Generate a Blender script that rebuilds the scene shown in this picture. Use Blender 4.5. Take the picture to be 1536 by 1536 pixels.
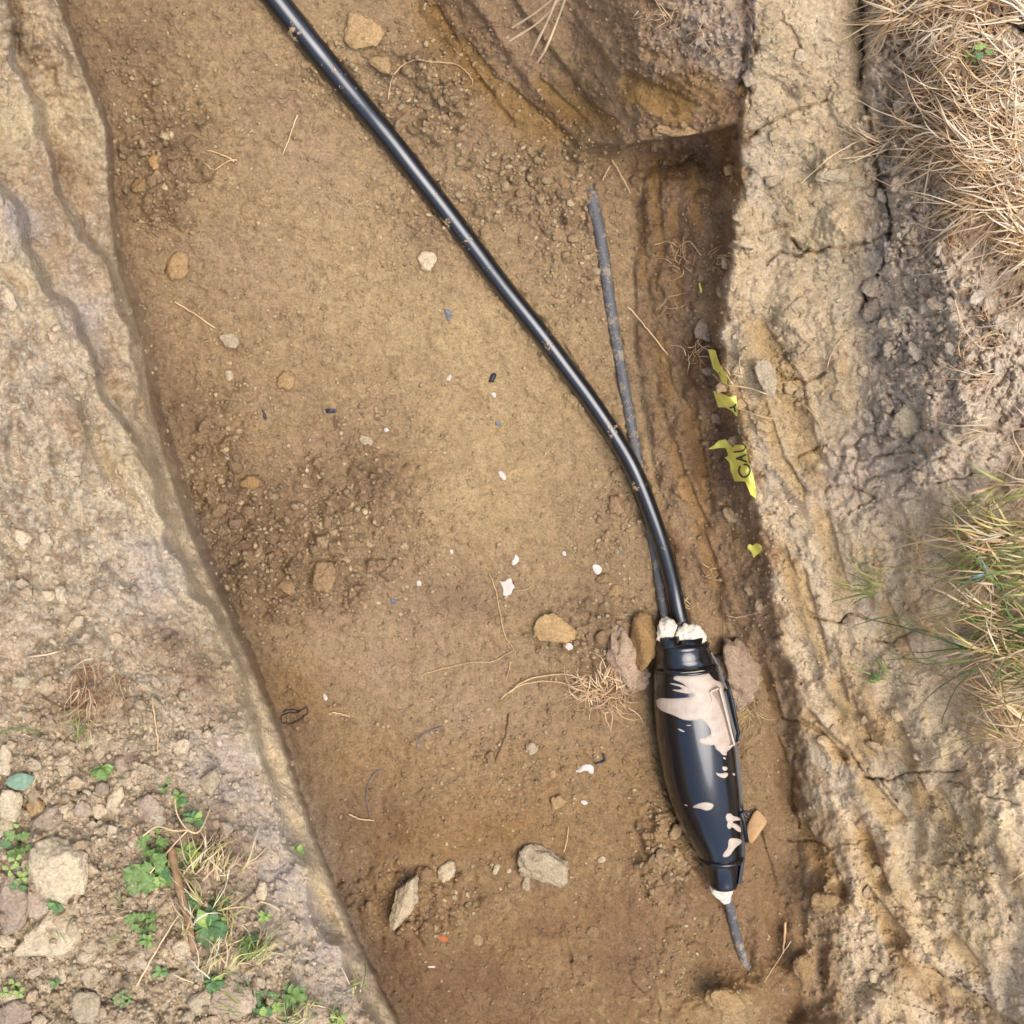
import bpy, bmesh, math, random
import numpy as np
from mathutils import Vector, Matrix, Euler
from mathutils.bvhtree import BVHTree

for o in list(bpy.data.objects): bpy.data.objects.remove(o)
S = bpy.context.scene
COL = S.collection
rnd = random.Random(11)
R_ = math.radians

# ------------------------------------------------------------------ camera
FOV = R_(48.0); FPX = 768/math.tan(FOV/2); H = 2.1
RM = Matrix.Rotation(R_(-10), 3, 'Y') @ Matrix.Rotation(R_(-5), 3, 'X')
cd = bpy.data.cameras.new('camera'); cam = bpy.data.objects.new('camera', cd); COL.objects.link(cam)
cam.location = (0, 0, H); cam.rotation_euler = RM.to_euler()
cd.sensor_fit = 'HORIZONTAL'; cd.angle = FOV; cd.clip_start = .02; cd.clip_end = 300
S.camera = cam

# ------------------------------------------------------------------ world, sun, exposure
EL, AZ = R_(79), R_(105)
w = bpy.data.worlds.new('World'); S.world = w; w.use_nodes = True
nt = w.node_tree; nt.nodes.clear()
sky = nt.nodes.new('ShaderNodeTexSky'); sky.sky_type = 'NISHITA'; sky.sun_disc = False
sky.sun_elevation = EL; sky.sun_rotation = AZ; sky.air_density = 1.0; sky.dust_density = 3.0
bg = nt.nodes.new('ShaderNodeBackground'); bg.inputs[1].default_value = .13
wo = nt.nodes.new('ShaderNodeOutputWorld')
nt.links.new(sky.outputs[0], bg.inputs[0]); nt.links.new(bg.outputs[0], wo.inputs[0])
sd = bpy.data.lights.new('sun', 'SUN'); sd.energy = 1.35; sd.angle = R_(48); sd.color = (1, .97, .93)
so = bpy.data.objects.new('sun', sd); COL.objects.link(so)
sv = Vector((math.sin(AZ)*math.cos(EL), math.cos(AZ)*math.cos(EL), math.sin(EL)))
so.rotation_euler = sv.to_track_quat('Z', 'Y').to_euler(); so.location = sv*5
S.view_settings.view_transform = 'Standard'; S.view_settings.look = 'None'
S.view_settings.exposure = 0.98; S.view_settings.gamma = 1; S.view_settings.use_curve_mapping = False

# ------------------------------------------------------------------ helpers
RN = np.array(RM)
def Wa(px, py, z):
    """pixel of the photograph + height -> world (arrays)"""
    px = np.asarray(px, float); py = np.asarray(py, float); z = np.asarray(z, float)
    a = (px-768)/FPX; b = -(py-768)/FPX
    dx = RN[0,0]*a+RN[0,1]*b-RN[0,2]; dy = RN[1,0]*a+RN[1,1]*b-RN[1,2]; dz = RN[2,0]*a+RN[2,1]*b-RN[2,2]
    t = (z-H)/dz
    return np.stack([dx*t, dy*t, z], -1)
def W(px, py, z): return Vector(Wa(px, py, z).tolist())
def lin(c):
    return tuple((x/255/12.92 if x <= 10 else ((x/255+.055)/1.055)**2.4) for x in c)
def smooth(a, b, x):
    t = np.clip((x-a)/(b-a), 0, 1); return t*t*(3-2*t)

def hsh(ix, iy, s):
    h = (ix.astype(np.int64)*374761393 + iy.astype(np.int64)*668265263 + s*982451653) & 0xffffffff
    h = ((h ^ (h >> 13))*1274126177) & 0xffffffff
    return ((h ^ (h >> 16)) & 0xffffff)/float(0x1000000)
def perlin(x, y, s=0):
    ix = np.floor(x); iy = np.floor(y); fx = x-ix; fy = y-iy
    ux = fx*fx*fx*(fx*(fx*6-15)+10); uy = fy*fy*fy*(fy*(fy*6-15)+10)
    def g(i, j):
        a = hsh(ix+i, iy+j, s)*2*math.pi
        return np.cos(a)*(fx-i)+np.sin(a)*(fy-j)
    a = g(0,0); b = g(1,0); c = g(0,1); d = g(1,1)
    return ((a*(1-ux)+b*ux)*(1-uy)+(c*(1-ux)+d*ux)*uy)*1.5
def fbm(x, y, o=4, s=0, g=.5):
    r = 0; a = 1; t = 0
    for i in range(o):
        r = r+a*perlin(x*2**i+i*7.3, y*2**i-i*3.1, s+i); t += a; a *= g
    return r/t*1.3
def worley(x, y, s=0):
    ix = np.floor(x); iy = np.floor(y)
    f1 = np.full(x.shape, 9.); f2 = np.full(x.shape, 9.); idc = np.zeros(x.shape)
    for i in (-1, 0, 1):
        for j in (-1, 0, 1):
            cx = ix+i+hsh(ix+i, iy+j, s); cy = iy+j+hsh(ix+i, iy+j, s+5)
            d = np.hypot(cx-x, cy-y); c = hsh(ix+i, iy+j, s+9)
            n = d < f1
            f2 = np.where(n, f1, np.minimum(f2, d)); idc = np.where(n, c, idc); f1 = np.where(n, d, f1)
    return f1, f2, idc

# ------------------------------------------------------------------ terrain: height and colour over the plot
ST = 2.0
fine = np.arange(-30, 1568, ST)
lo = -30-np.cumsum(np.linspace(3, 24, 46)); hi = fine[-1]+np.cumsum(np.linspace(3, 24, 46))
ax = np.concatenate([lo[::-1], fine, hi]); NL = len(lo)
ext = np.array([.25, .8, 2, 5, 14, 40.])
axc = np.concatenate([[ax[0]]*len(ext), ax, [ax[-1]]*len(ext)])
axe = np.concatenate([-ext[::-1], np.zeros(len(ax)), ext])
I0 = NL+len(ext)            # index of fine[0]
N = len(axc)
U, V = np.meshgrid(axc, axc)          # rows = v
n1 = fbm(U/180, V/180, 4, 1); n2 = fbm(U/45, V/45, 4, 11); n3 = fbm(U/13, V/13, 3, 21); n4 = perlin(U/5.2, V/5.2, 31)
wx = fbm(U/30, V/30, 4, 41)*9; wy = fbm(U/30, V/30, 4, 51)*9
wl = fbm(U/110, V/110, 3, 61)*16
UW = U+wx; VW = V+wy

YK = [-600, 0, 200, 300, 400, 512, 600, 700, 800, 900, 1000, 1100, 1200, 1300, 1400, 1536, 2100]
def cv(*xs): return np.interp(V+wy*.5, YK[:len(xs)], xs)
#            -600    0   200  300  400  512  600  700  800  900 1000 1100 1200 1300 1400 1536 2100
cC   = cv(   -260,-150,  -60,   8,  50, 122, 166, 208, 244, 294, 338, 374, 404, 436, 480, 548, 830)
cV   = cv(   -240,-120,  -25,  40,  84, 146, 182, 224, 264, 317, 368, 401, 431, 465, 511, 580, 862)
cM   = cv(   -190,   0,   60, 104, 150, 196, 212, 234, 268, 314, 360, 396, 428, 462, 506, 574, 856)
cE   = cv(    -60,  84,  160, 162, 176, 212, 224, 250, 284, 330, 376, 418, 450, 486, 528, 594, 876)
cF   = cv(    -50,  94,  168, 170, 192, 232, 240, 272, 303, 346, 388, 425, 455, 490, 532, 598, 880)
#            -600    0   200  300  400  512  600  700  800  900 1000 1100 1200 1300 1400 1536 2100
cR   = cv(    700, 920,  938, 945, 950, 952, 962, 976, 998,1045,1132,1160,1186,1200,1206,1196,1190)
cR1  = cv(    900,1010, 1030,1035,1035,1030,1035,1045,1070,1110,1150,1172,1196,1212,1218,1208,1220)
cR2  = cv(    980,1100, 1092,1088,1078,1058,1070,1095,1120,1142,1165,1190,1212,1226,1232,1226,1260)
cR3  = cv(   1040,1130, 1116,1108,1098,1078,1092,1120,1145,1162,1182,1206,1232,1250,1262,1270,1300)
cR4  = cv(   1250,1290, 1290,1300,1300,1300,1300,1300,1305,1310,1320,1340,1370,1400,1430,1460,1600)
cR5  = cv(   1400,1430, 1430,1430,1430,1440,1440,1450,1460,1460,1470,1480,1500,1540,1570,1600,1800)
def zv(*zs): return np.interp(V, YK[:len(zs)], zs)
fl = np.interp(V, [-600, 0, 300, 600, 900, 1536, 2100], [.34, .21, .13, .06, .02, .0, .0])
k = [(np.full_like(U, -1300), fl*0+.62), (cC-160, fl*0+.54), (cC, .43+fl*.3),
     (cC+np.minimum(15, (cM-cC)*.5), zv(.38,.38,.37,.36,.35,.34,.34,.35,.37,.38,.40,.41,.42,.42,.42,.42,.42)+fl*.3),
     (cM, zv(.36,.36,.35,.34,.32,.31,.31,.31,.32,.33,.34,.35,.36,.36,.36,.36,.36)+fl*.3),
     (cM+np.minimum(13, (cE-cM)*.5), zv(.28,.28,.28,.27,.25,.25,.26,.28,.30,.31,.32,.33,.34,.34,.34,.34,.34)+fl*.3),
     (cE, fl+zv(.22,.20,.18,.15,.13,.15,.19,.23,.26,.28,.29,.30,.31,.31,.31,.31,.31)),
     (cE+4, fl+zv(.12,.12,.10,.09,.08,.10,.14,.18,.19,.18,.15,.04,.02,.02,.02,.02,.02)),
     (cF, fl), ((cF+cR)/2, fl-.012+.01), (cR, fl+.005),
     (cR1, fl+zv(.2,.12,.07,.08,.08,.08,.07,.06,.05,.04,.03,.03,.02,.02,.02,.03,.04)),
     (cR2, fl+zv(.3,.19,.14,.14,.13,.13,.13,.13,.10,.08,.06,.05,.04,.04,.04,.05,.08)),
     (cR3, fl+zv(.34,.29,.24,.23,.22,.21,.21,.20,.17,.14,.10,.08,.07,.07,.07,.09,.12)),
     (cR4, .43+fl*.2+zv(0,-.01,-.04,-.05,-.06,-.08,-.09,-.11,-.14,-.18,-.21,-.23,-.24,-.24,-.24,-.23,-.2)),
     (cR5, .54+zv(0,0,0,0,0,-.01,-.03,-.06,-.09,-.12,-.15,-.17,-.18,-.19,-.19,-.18,-.15)), (np.full_like(U, 2300), fl*0+.60)]
def across(kn, Ux):
    z = kn[0][1]+0*Ux
    for (x0, z0), (x1, z1) in zip(kn[:-1], kn[1:]):
        t = np.clip((Ux-x0)/np.maximum(x1-x0, 1), 0, 1)
        z = z+(z1-z0)*t if np.ndim(z1) else z+(z1-z0)*t
    return z
# telescoping sum needs differences at matching v, which across() gives
Z = across(k, U+wx*.45+n3*2.5*smooth(60, -10, U-cF)+(perlin(U/64, V/64, 77)*24+n2*6)*smooth(-4, -24, U-cE))
# soft rounding of the knots
def blur(A, n):
    for _ in range(n):
        A = A.copy(); A[1:-1] = (A[:-2]+2*A[1:-1]+A[2:])/4; A[:, 1:-1] = (A[:, :-2]+2*A[:, 1:-1]+A[:, 2:])/4
    return A
Z = blur(Z, 1)
mLeft = smooth(4, -4, U-cE)                     # left bank incl. wall
mTop = smooth(6, -6, U-cC)                      # left bank top
mRight = smooth(-4, 10, U-cR)
nE = n2*34+n3*10
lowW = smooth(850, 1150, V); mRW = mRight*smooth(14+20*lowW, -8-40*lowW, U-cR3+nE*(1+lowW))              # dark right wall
mRS = smooth(-14, 10, U-cR3+nE)                    # pale right slope
mSpoil = smooth(-25, 20, U-(1306+wl)+np.interp(V, [0,600,720,1536],[0,0,80,0]))*smooth(820, 700, V+wl)
mFloor = (1-mLeft)*(1-mRight)

# lump of soil at the top, with an overhanging lip over the alcove
yl = np.interp(UW, [560, 600, 640, 700, 760, 800, 870, 930, 950, 1010, 1060, 1108, 1126, 1134, 1140],
                   [-200, -60, 20, 110, 185, 212, 222, 228, 216, 206, 200, 186, 120, 0, -200])
dl = yl-V
zl0 = np.interp(U, [600, 760, 860, 925, 960, 1110], [.17, .15, .18, .27, .32, .38])
zl = zl0+np.interp(dl, [0, 60, 140, 260, 700], [0, .035, .085, .12, .2])
ang = (U-640)*.80-(V-0)*.60                     # across the diagonal spade bands
for p_, a_ in ((48, .010), (105, .014), (165, .008)):
    zl = zl+a_*(smooth(-5, 5, ang-p_+wl*.4)-smooth(-70, -4, ang-p_))*smooth(230, 120, ang*.3+V*.6)
mLump = np.where(U < 930, smooth(-14, 14, dl), smooth(-1.5, 1.5, dl))
zl = zl*(1-smooth(1085, 1130, U))+np.maximum(Z, zl)*smooth(1085, 1130, U)
Z = Z*(1-mLump)+zl*mLump
mLumpC = smooth(0, 10, dl)

# scallops / hollows under the crest of the right wall, and hollows in the floor
def blob(cx, cy, rx, ry, deg=0, p=1.0):
    a = R_(deg); x = UW-cx; y = VW-cy
    c, s = math.cos(a), math.sin(a)
    return np.exp(-(((x*c+y*s)/rx)**2+((-x*s+y*c)/ry)**2)**p)
for cx, cy, rx, ry, dg, dz in ((1058,520,22,26,0,-.05), (1085,640,22,38,-20,-.05), (1072,560,14,20,0,-.03), (1065,690,28,42,-15,-.05),
        (1085,720,20,30,0,-.03), (1010,238,60,26,0,-.07), (1060,250,30,40,0,-.03), (960,330,22,60,0,-.02),
        (1225,560,18,40,-10,-.02), (1190,690,14,34,-28,-.02), (1170,1000,14,30,-20,-.02),
        (1345,940,30,30,0,-.02), (1175,1100,14,60,-15,-.03), (1240,1060,34,16,30,-.03), (1180,1180,16,60,-5,-.03),
        (1308,1290,14,50,-20,-.03), (1262,1340,12,22,20,-.035), (1345,1410,16,46,-30,-.03), (1400,1490,16,80,-55,-.035),
        (1165,1400,14,50,0,-.035), (1232,1450,10,50,0,-.03), (1200,1520,40,20,0,-.04),
        (1120,1440,18,50,-10,-.02), (590,1340,60,70,0,-.004), (485,860,60,50,0,.018), (430,790,90,80,0,.012), (600,760,60,40,0,.012),
        (350,110,60,70,20,.02), (560,90,90,60,20,.01), (540,420,120,160,0,-.006), (760,600,110,130,0,-.008),
        (900,960,70,50,20,.014), (1040,1020,70,50,0,-.02), (1050,1150,60,160,-8,-.022), (990,1290,30,60,0,.012),
        (1095,1500,70,26,-20,.05), (1230,1350,30,26,0,.02), (1262,1350,60,60,0,.015), (470,1080,60,60,0,.004),
        (1108,1015,40,60,0,-.015), (900,1400,260,90,5,-.015), (860,360,60,60,0,.006),
        (1330,230,16,120,5,-.03), (1292,60,9,110,0,-.03), (1372,640,10,18,30,-.05), (1100,60,50,40,0,.02),
        (1250,300,40,50,0,.015), (1260,350,46,40,0,.012), (1400,700,60,60,0,.03), (1395,600,34,50,0,.02)):
    Z += dz*blob(cx, cy, rx, ry, dg)

# streaks left by the bucket and spade
def follow(c, l, wd, s_, o=3, tl=0.0):
    return fbm((V+wl*.5)/l, (U-c+V*tl)/wd+wl*.03, o, s_)
def streak(deg, l, wd, s, o=3):
    a = R_(deg); c, si = math.cos(a), math.sin(a)
    return fbm((U*c+V*si)/l+wl*.01, (-U*si+V*c)/wd+wl*.03, o, s)
sA = follow(cR2, 150, 30, 71, 3); sB = follow(cR3, 200, 58, 81, 3, -.12); sC = follow(cR3, 130, 15, 91, 3, -.15); sL = follow(cC, 230, 62, 95, 3)
mAl = mRW*smooth(640, 480, V)
mNL = 1-mLumpC
Z += (.016*sA*mAl*mNL+.012*sA*mRW*(1-mAl)*mNL+.020*sB*mRS*(1-mSpoil)*smooth(350,650,V)+.006*sB*mRS)
mWallL = mLeft*(1-mTop)
Z += .011*sL*mWallL+.030*sL*mTop*smooth(1350, 700, V)
sD = streak(58, 200, 30, 99, 2)
Z += .006*sD*mLumpC*smooth(1010, 860, U)
# density of crumbs
def bl(x, y, cx, cy, rx, ry): return np.exp(-((x-cx)/rx)**2-((y-cy)/ry)**2)
def density(x, y):
    cf = np.interp(y, YK, [-50,94,168,170,192,232,240,272,303,346,388,425,455,490,532,598,880])
    cr = np.interp(y, YK, [700,920,938,945,950,952,962,976,998,1045,1132,1160,1186,1200,1206,1196,1190])
    left = (x < cf-10); right = x > cr
    d = np.full(x.shape, .10)
    d = np.where(left, .10+.9*smooth(930, 1160, y+.15*x)*smooth(10, 200, cf-x)+.25*smooth(10, 80, cf-x)*(y < 160)+.3*bl(x, y, 40, 800, 130, 160), d)
    d = np.where(~left & ~right, d+.75*bl(x, y, 470, 820, 150, 110)+.5*bl(x, y, 330, 720, 70, 180)+.5*bl(x, y, 240, 240, 60, 90)
        +.6*bl(x, y, 640, 140, 80, 90)+.6*bl(x, y, 800, 270, 110, 70)+.5*bl(x, y, 860, 400, 60, 90)+.5*bl(x, y, 620, 310, 60, 40)+.5*bl(x, y, 500, 110, 50, 60)
        +.5*bl(x, y, 920, 780, 40, 70)+.5*bl(x, y, 905, 960, 90, 60)+1.2*bl(x, y, 995, 1280, 36, 70)+.5*bl(x, y, 650, 1360, 90, 50)
        +.25*bl(x, y, 800, 1150, 150, 80)+.3*bl(x, y, 560, 640, 60, 60)+.3*bl(x, y, 1040, 1460, 60, 60)+.2*bl(x, y, 200, 180, 60, 200), d)
    d = np.where(right, .09+.75*smooth(1290, 1350, x)*smooth(720, 560, y)+.4*bl(x, y, 1100, 610, 40, 160)+.5*bl(x, y, 1155, 860, 26, 70)
        +.5*bl(x, y, 1270, 230, 40, 40)+.5*bl(x, y, 1270, 1380, 60, 60)+.5*bl(x, y, 1180, 560, 30, 60)+.4*bl(x, y, 1110, 1490, 60, 40)
        +.5*bl(x, y, 1050, 50, 90, 60)+.4*bl(x, y, 1070, 400, 40, 60), d)
    return d
# general relief
Z += n1*(.016+.016*mTop+.012*mRS)+n2*(.0062+.008*mLeft+.007*mRS+.009*mRW)*(1-.25*mFloor)
Z += n3*(.0030+.0016*mSpoil+.0025*mRW+.0030*mLeft)
# smooth pressed clay: the right slope and the left shoulder
Zb = blur(Z, 9)
mPress = np.clip(mRS*(1-mSpoil)*smooth(-.35, .1, fbm(U/70, V/70, 3, 171)), 0, 1)*.8
Z = Z*(1-mPress)+Zb*mPress
SCR = np.zeros_like(Z)
for x0, y0, x1, y1, w_, dp in ((1130,480,1192,575,15,.010), (1182,560,1215,700,20,.008), (1160,680,1206,748,11,.014), (1036,600,1062,770,9,.014), (1165,815,1216,965,12,.012),
        (1196,850,1238,1005,11,.012), (1228,760,1266,905,14,.008), (1246,1010,1292,1155,15,.012), (1272,1050,1310,1140,10,.010), (1200,1068,1268,1140,13,.018), (1288,1165,1352,1240,15,.014),
        (1368,1168,1396,1220,12,.010), (1288,1240,1328,1345,12,.018), (1238,1290,1278,1375,11,.016), (1286,1330,1358,1418,13,.018), (1380,1455,1540,1560,14,.022), (1046,780,1080,890,9,.012),
        (1014,700,1062,800,8,.012), (1140,995,1168,1085,10,.012), (1150,1100,1196,1215,16,.014), (1078,190,1108,312,15,.012), (1092,560,1120,640,10,.008), (1140,600,1168,690,10,.008),
        (1320,900,1372,1010,12,.008), (1330,1060,1372,1160,12,.008), (1400,1180,1440,1260,12,.006), (1196,1230,1236,1310,12,.012), (1420,1400,1480,1470,11,.010), (1130,1240,1160,1340,10,.010),
        (640,10,702,112,15,.010), (700,108,764,196,13,.012), (748,136,850,222,19,.012), (690,60,750,130,9,.008), (928,124,1040,176,22,.010), (860,150,930,200,14,.008), (800,120,880,190,9,.008),
        (980,235,992,400,7,.005), (1008,300,1018,470,9,.004), (962,330,966,430,5,.003), (1036,250,1050,350,9,.005), (985,500,1006,600,9,.005), (1004,660,1036,760,9,.006)):
    l = math.hypot(x1-x0, y1-y0); ux_, uy_ = (x1-x0)/l, (y1-y0)/l
    i0 = max(int((min(x0,x1)-50-fine[0])/ST), 0)+I0; i1 = min(int((max(x0,x1)+50-fine[0])/ST)+1, len(fine))+I0
    j0 = max(int((min(y0,y1)-50-fine[0])/ST), 0)+I0; j1 = min(int((max(y0,y1)+50-fine[0])/ST)+1, len(fine))+I0
    sl = (slice(j0, j1), slice(i0, i1)); X = U[sl]+wx[sl]*.35-x0; Y = V[sl]+wy[sl]*.35-y0
    t = (X*ux_+Y*uy_)/l; d = (-X*uy_+Y*ux_)/w_
    m = smooth(-.06, .10, t)*smooth(1.06, .86, t)*smooth(-1.15, -.85, d)*smooth(1.6, .3, d)
    Z[sl] = Z[sl]*(1-.85*m)+(Zb[sl]-dp*m*(.6-.5*np.clip(d, -1, 1)))*(.85*m); SCR[sl] = np.maximum(SCR[sl], m)
# cracked plates of drying clay
f1, f2, idc = worley(UW/46+wl*.02, VW/38, 3)
crk = smooth(.05, .0, f2-f1)
kA = smooth(.0, .35, fbm(U/120, V/120, 2, 131)+.05)
crm = crk*(mRS*(.05+.7*kA)+.25*mTop*kA)*(1-mLumpC)
Z -= .005*crm*(1-SCR)
Z += (idc-.5)*.007*mRS*smooth(-.3, .2, n1)
h1, h2, hid = worley(UW/30+wl*.05, VW/26, 17); e1, e2, eid = worley(UW/11+n2*2, VW/10, 19)
Z += mSpoil*(.016*smooth(0, .35, h2-h1)*hid+.006*smooth(0, .5, e2-e1)*eid)
mPl = mRS*(1-mSpoil)*smooth(-.05, .25, fbm(U/90, V/90, 2, 161))
mPl = mPl*(1-SCR)*(1-.6*mPress)
Z += mPl*(.007*smooth(0, .22, h2-h1)*hid+.0035*smooth(0, .4, e2-e1)*eid)
Z += (1-SCR)*(mRW*.6+mLumpC*.8+mLeft*.7)*(.004*smooth(0, .4, e2-e1)*eid)
i1, i2, iid = worley(U/6.5+n3, V/6.2, 23)
den = density(U, V)
Z += (.0028*smooth(0, .5, i2-i1)*iid+.0035*smooth(0, .5, e2-e1)*eid**2)*np.clip(den*1.3, .12, 1)
g1, g2, gid = worley(UW/17, VW/15, 7)
Z -= .004*smooth(.12, 0, g2-g1)*mRS*smooth(-.1, .3, fbm(U/80, V/80, 2, 141))
# fine transverse tears in the pressed clay, lower right
mTear = blob(1440, 1300, 60, 90, -10, 2)
tr = 1-np.abs(fbm((U*.85+V*.5)/34+wl*.05, (-U*.5+V*.85)/7, 2, 151))*3
Z -= .005*mTear*np.clip(tr, 0, 1)**2

# rubble: clods stamped into the ground surface
clod = np.zeros_like(Z); ctint = np.zeros_like(Z)
nf = len(fine)
def stamp(cx, cy, r, h, seed):
    q = random.Random(seed)
    i0 = int((cx-r*1.5-fine[0])/ST); i1 = int((cx+r*1.5-fine[0])/ST)+2
    j0 = int((cy-r*1.5-fine[0])/ST); j1 = int((cy+r*1.5-fine[0])/ST)+2
    i0 = max(i0, 0); j0 = max(j0, 0); i1 = min(i1, nf); j1 = min(j1, nf)
    if i1-i0 < 2 or j1-j0 < 2: return
    x = fine[i0:i1][None, :]-cx; y = fine[j0:j1][:, None]-cy
    a = np.arctan2(y, x); d = np.hypot(x, y)
    rr = r*(1+.22*np.cos(2*a+q.random()*6)+.10*np.cos(3*a+q.random()*6)+.07*np.cos(5*a+q.random()*6))
    t = d/rr
    hh = h*(1-np.clip(t, 0, 1)**q.uniform(2, 5))*(1+q.uniform(-.3, .3)*x/r+q.uniform(-.3, .3)*y/r)
    for _ in range(3):
        b_ = q.random()*6.28; hh = np.minimum(hh, h*(q.uniform(.55, 1.0)-q.uniform(.3, 1.0)*(x*math.cos(b_)+y*math.sin(b_))/r))
    sl = (slice(j0+I0, j1+I0), slice(i0+I0, i1+I0))
    A = clod[sl]; m = hh > A
    A[m] = hh[m]; ctint[sl][m] = q.uniform(-1, 1)
def gz(A, px, py):
    i = (np.clip(px, -28, 1560)-fine[0])/ST; j = (np.clip(py, -28, 1560)-fine[0])/ST
    i0 = np.floor(i).astype(int); j0 = np.floor(j).astype(int); fi = i-i0; fj = j-j0
    i0 = i0+I0; j0 = j0+I0
    return (A[j0,i0]*(1-fi)+A[j0,i0+1]*fi)*(1-fj)+(A[j0+1,i0]*(1-fi)+A[j0+1,i0+1]*fi)*fj

THICK = [(391,-30),(414,0),(448,43),(482,85),(516,127),(551,169),(586,211),(621,256),(658,303),(703,362),(752,427),(805,493),(845,546),
         (888,604),(922,655),(950,704),(975,765),(994,820),(1008,872),(1017,915),(1026,952)]
THIN = [(884,276),(890,308),(900,352),(910,420),(922,500),(935,570),(947,640),(957,692),(967,752),(978,808),(990,878),(1000,945)]
OUT = [(1084,1325),(1094,1358),(1100,1385),(1108,1415),(1116,1440),(1126,1465)]
def dpoly(P, x, y):
    b = np.full(np.shape(x), 1e9)
    for (x0, y0), (x1, y1) in zip(P[:-1], P[1:]):
        t = np.clip(((x-x0)*(x1-x0)+(y-y0)*(y1-y0))/((x1-x0)**2+(y1-y0)**2), 0, 1)
        b = np.minimum(b, np.hypot(x-x0-t*(x1-x0), y-y0-t*(y1-y0)))
    return b
rs = np.random.RandomState(5)
def scatter(n, rmin, rmax, pw):
    x = rs.uniform(-25, 1560, n); y = rs.uniform(-25, 1560, n)
    keep = rs.uniform(0, 1, n) < density(x, y)
    x, y = x[keep], y[keep]
    r = rmin*(1-rs.uniform(0, 1, len(x))*(1-(rmin/rmax)**pw))**(-1/pw)
    e = np.interp(y, YK, [-50,94,168,170,192,232,240,272,303,346,388,425,455,490,532,598,880]); c = np.interp(y, YK, [700,920,938,945,950,952,962,976,998,1045,1132,1160,1186,1200,1206,1196,1190])
    lim = np.where((x > e) & (x < c+40), 3.6+17*np.clip(density(x, y)-.1, 0, .8)**1.3, 99)
    r = np.where(r > lim, rs.uniform(.5, 1, len(r))*lim, r); r = np.maximum(r, rmin)
    return np.stack([x, y, r], 1)
s_id = 0
for (x, y, r) in scatter(34000, 3.6, 20, 2.3).tolist():
    s_id += 1
    stamp(x, y, r, r*.00125*rnd.uniform(.35, .8), s_id)
for _ in range(3200):
    x = rnd.uniform(-20, 470); y = rnd.uniform(1010, 1560); r = 4.5*(1-rnd.random()*.985)**(-.42)
    if x > np.interp(y, [1000,1100,1200,1300,1400,1536], [120,250,340,400,440,500])*rnd.uniform(.75, 1.05): continue
    s_id += 1; stamp(x, y, min(r, 20), min(r, 20)*.00125*rnd.uniform(.5, 1.0), s_id)
for _ in range(2600):
    cx_, cy_, a_, b_ = rnd.choice([(470,830,95,80), (470,830,95,80), (330,740,40,120), (560,740,60,60), (250,250,40,80), (900,950,60,40), (650,150,50,60), (830,290,90,50), (620,1360,60,40), (1000,1280,24,60), (1000,1280,24,60)])
    x = rnd.gauss(cx_, a_*.6); y = rnd.gauss(cy_, b_*.6); r = min(4.5*(1-rnd.random()*.99)**(-.42), 21)
    s_id += 1; stamp(x, y, r, r*.00125*rnd.uniform(.6, 1.3), s_id)
for (x, y, r) in [(485,868,27),(430,835,15),(455,880,14),(520,845,14),(600,795,15),(835,948,30),(870,935,14),(270,402,15),(545,45,26),(560,75,18),
                  (820,1040,14),(1360,632,26),(1400,700,40),(1250,345,34),(1278,268,16),(1240,262,14),(1440,640,22),(1150,560,20),
                  (1236,1350,26),(1262,1372,16),(1205,1450,22),(1350,560,18),(1470,560,18),(1340,500,16),(1290,470,14)]:
    s_id += 1; stamp(x, y, r*1.05, r*.00125*.55, s_id)
Z += mFloor*(.007*fbm(U/85, V/70, 3, 201)+.0045*np.abs(fbm(U/36, V/40, 3, 207)))
Z += clod*(1+.5*n3)

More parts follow.
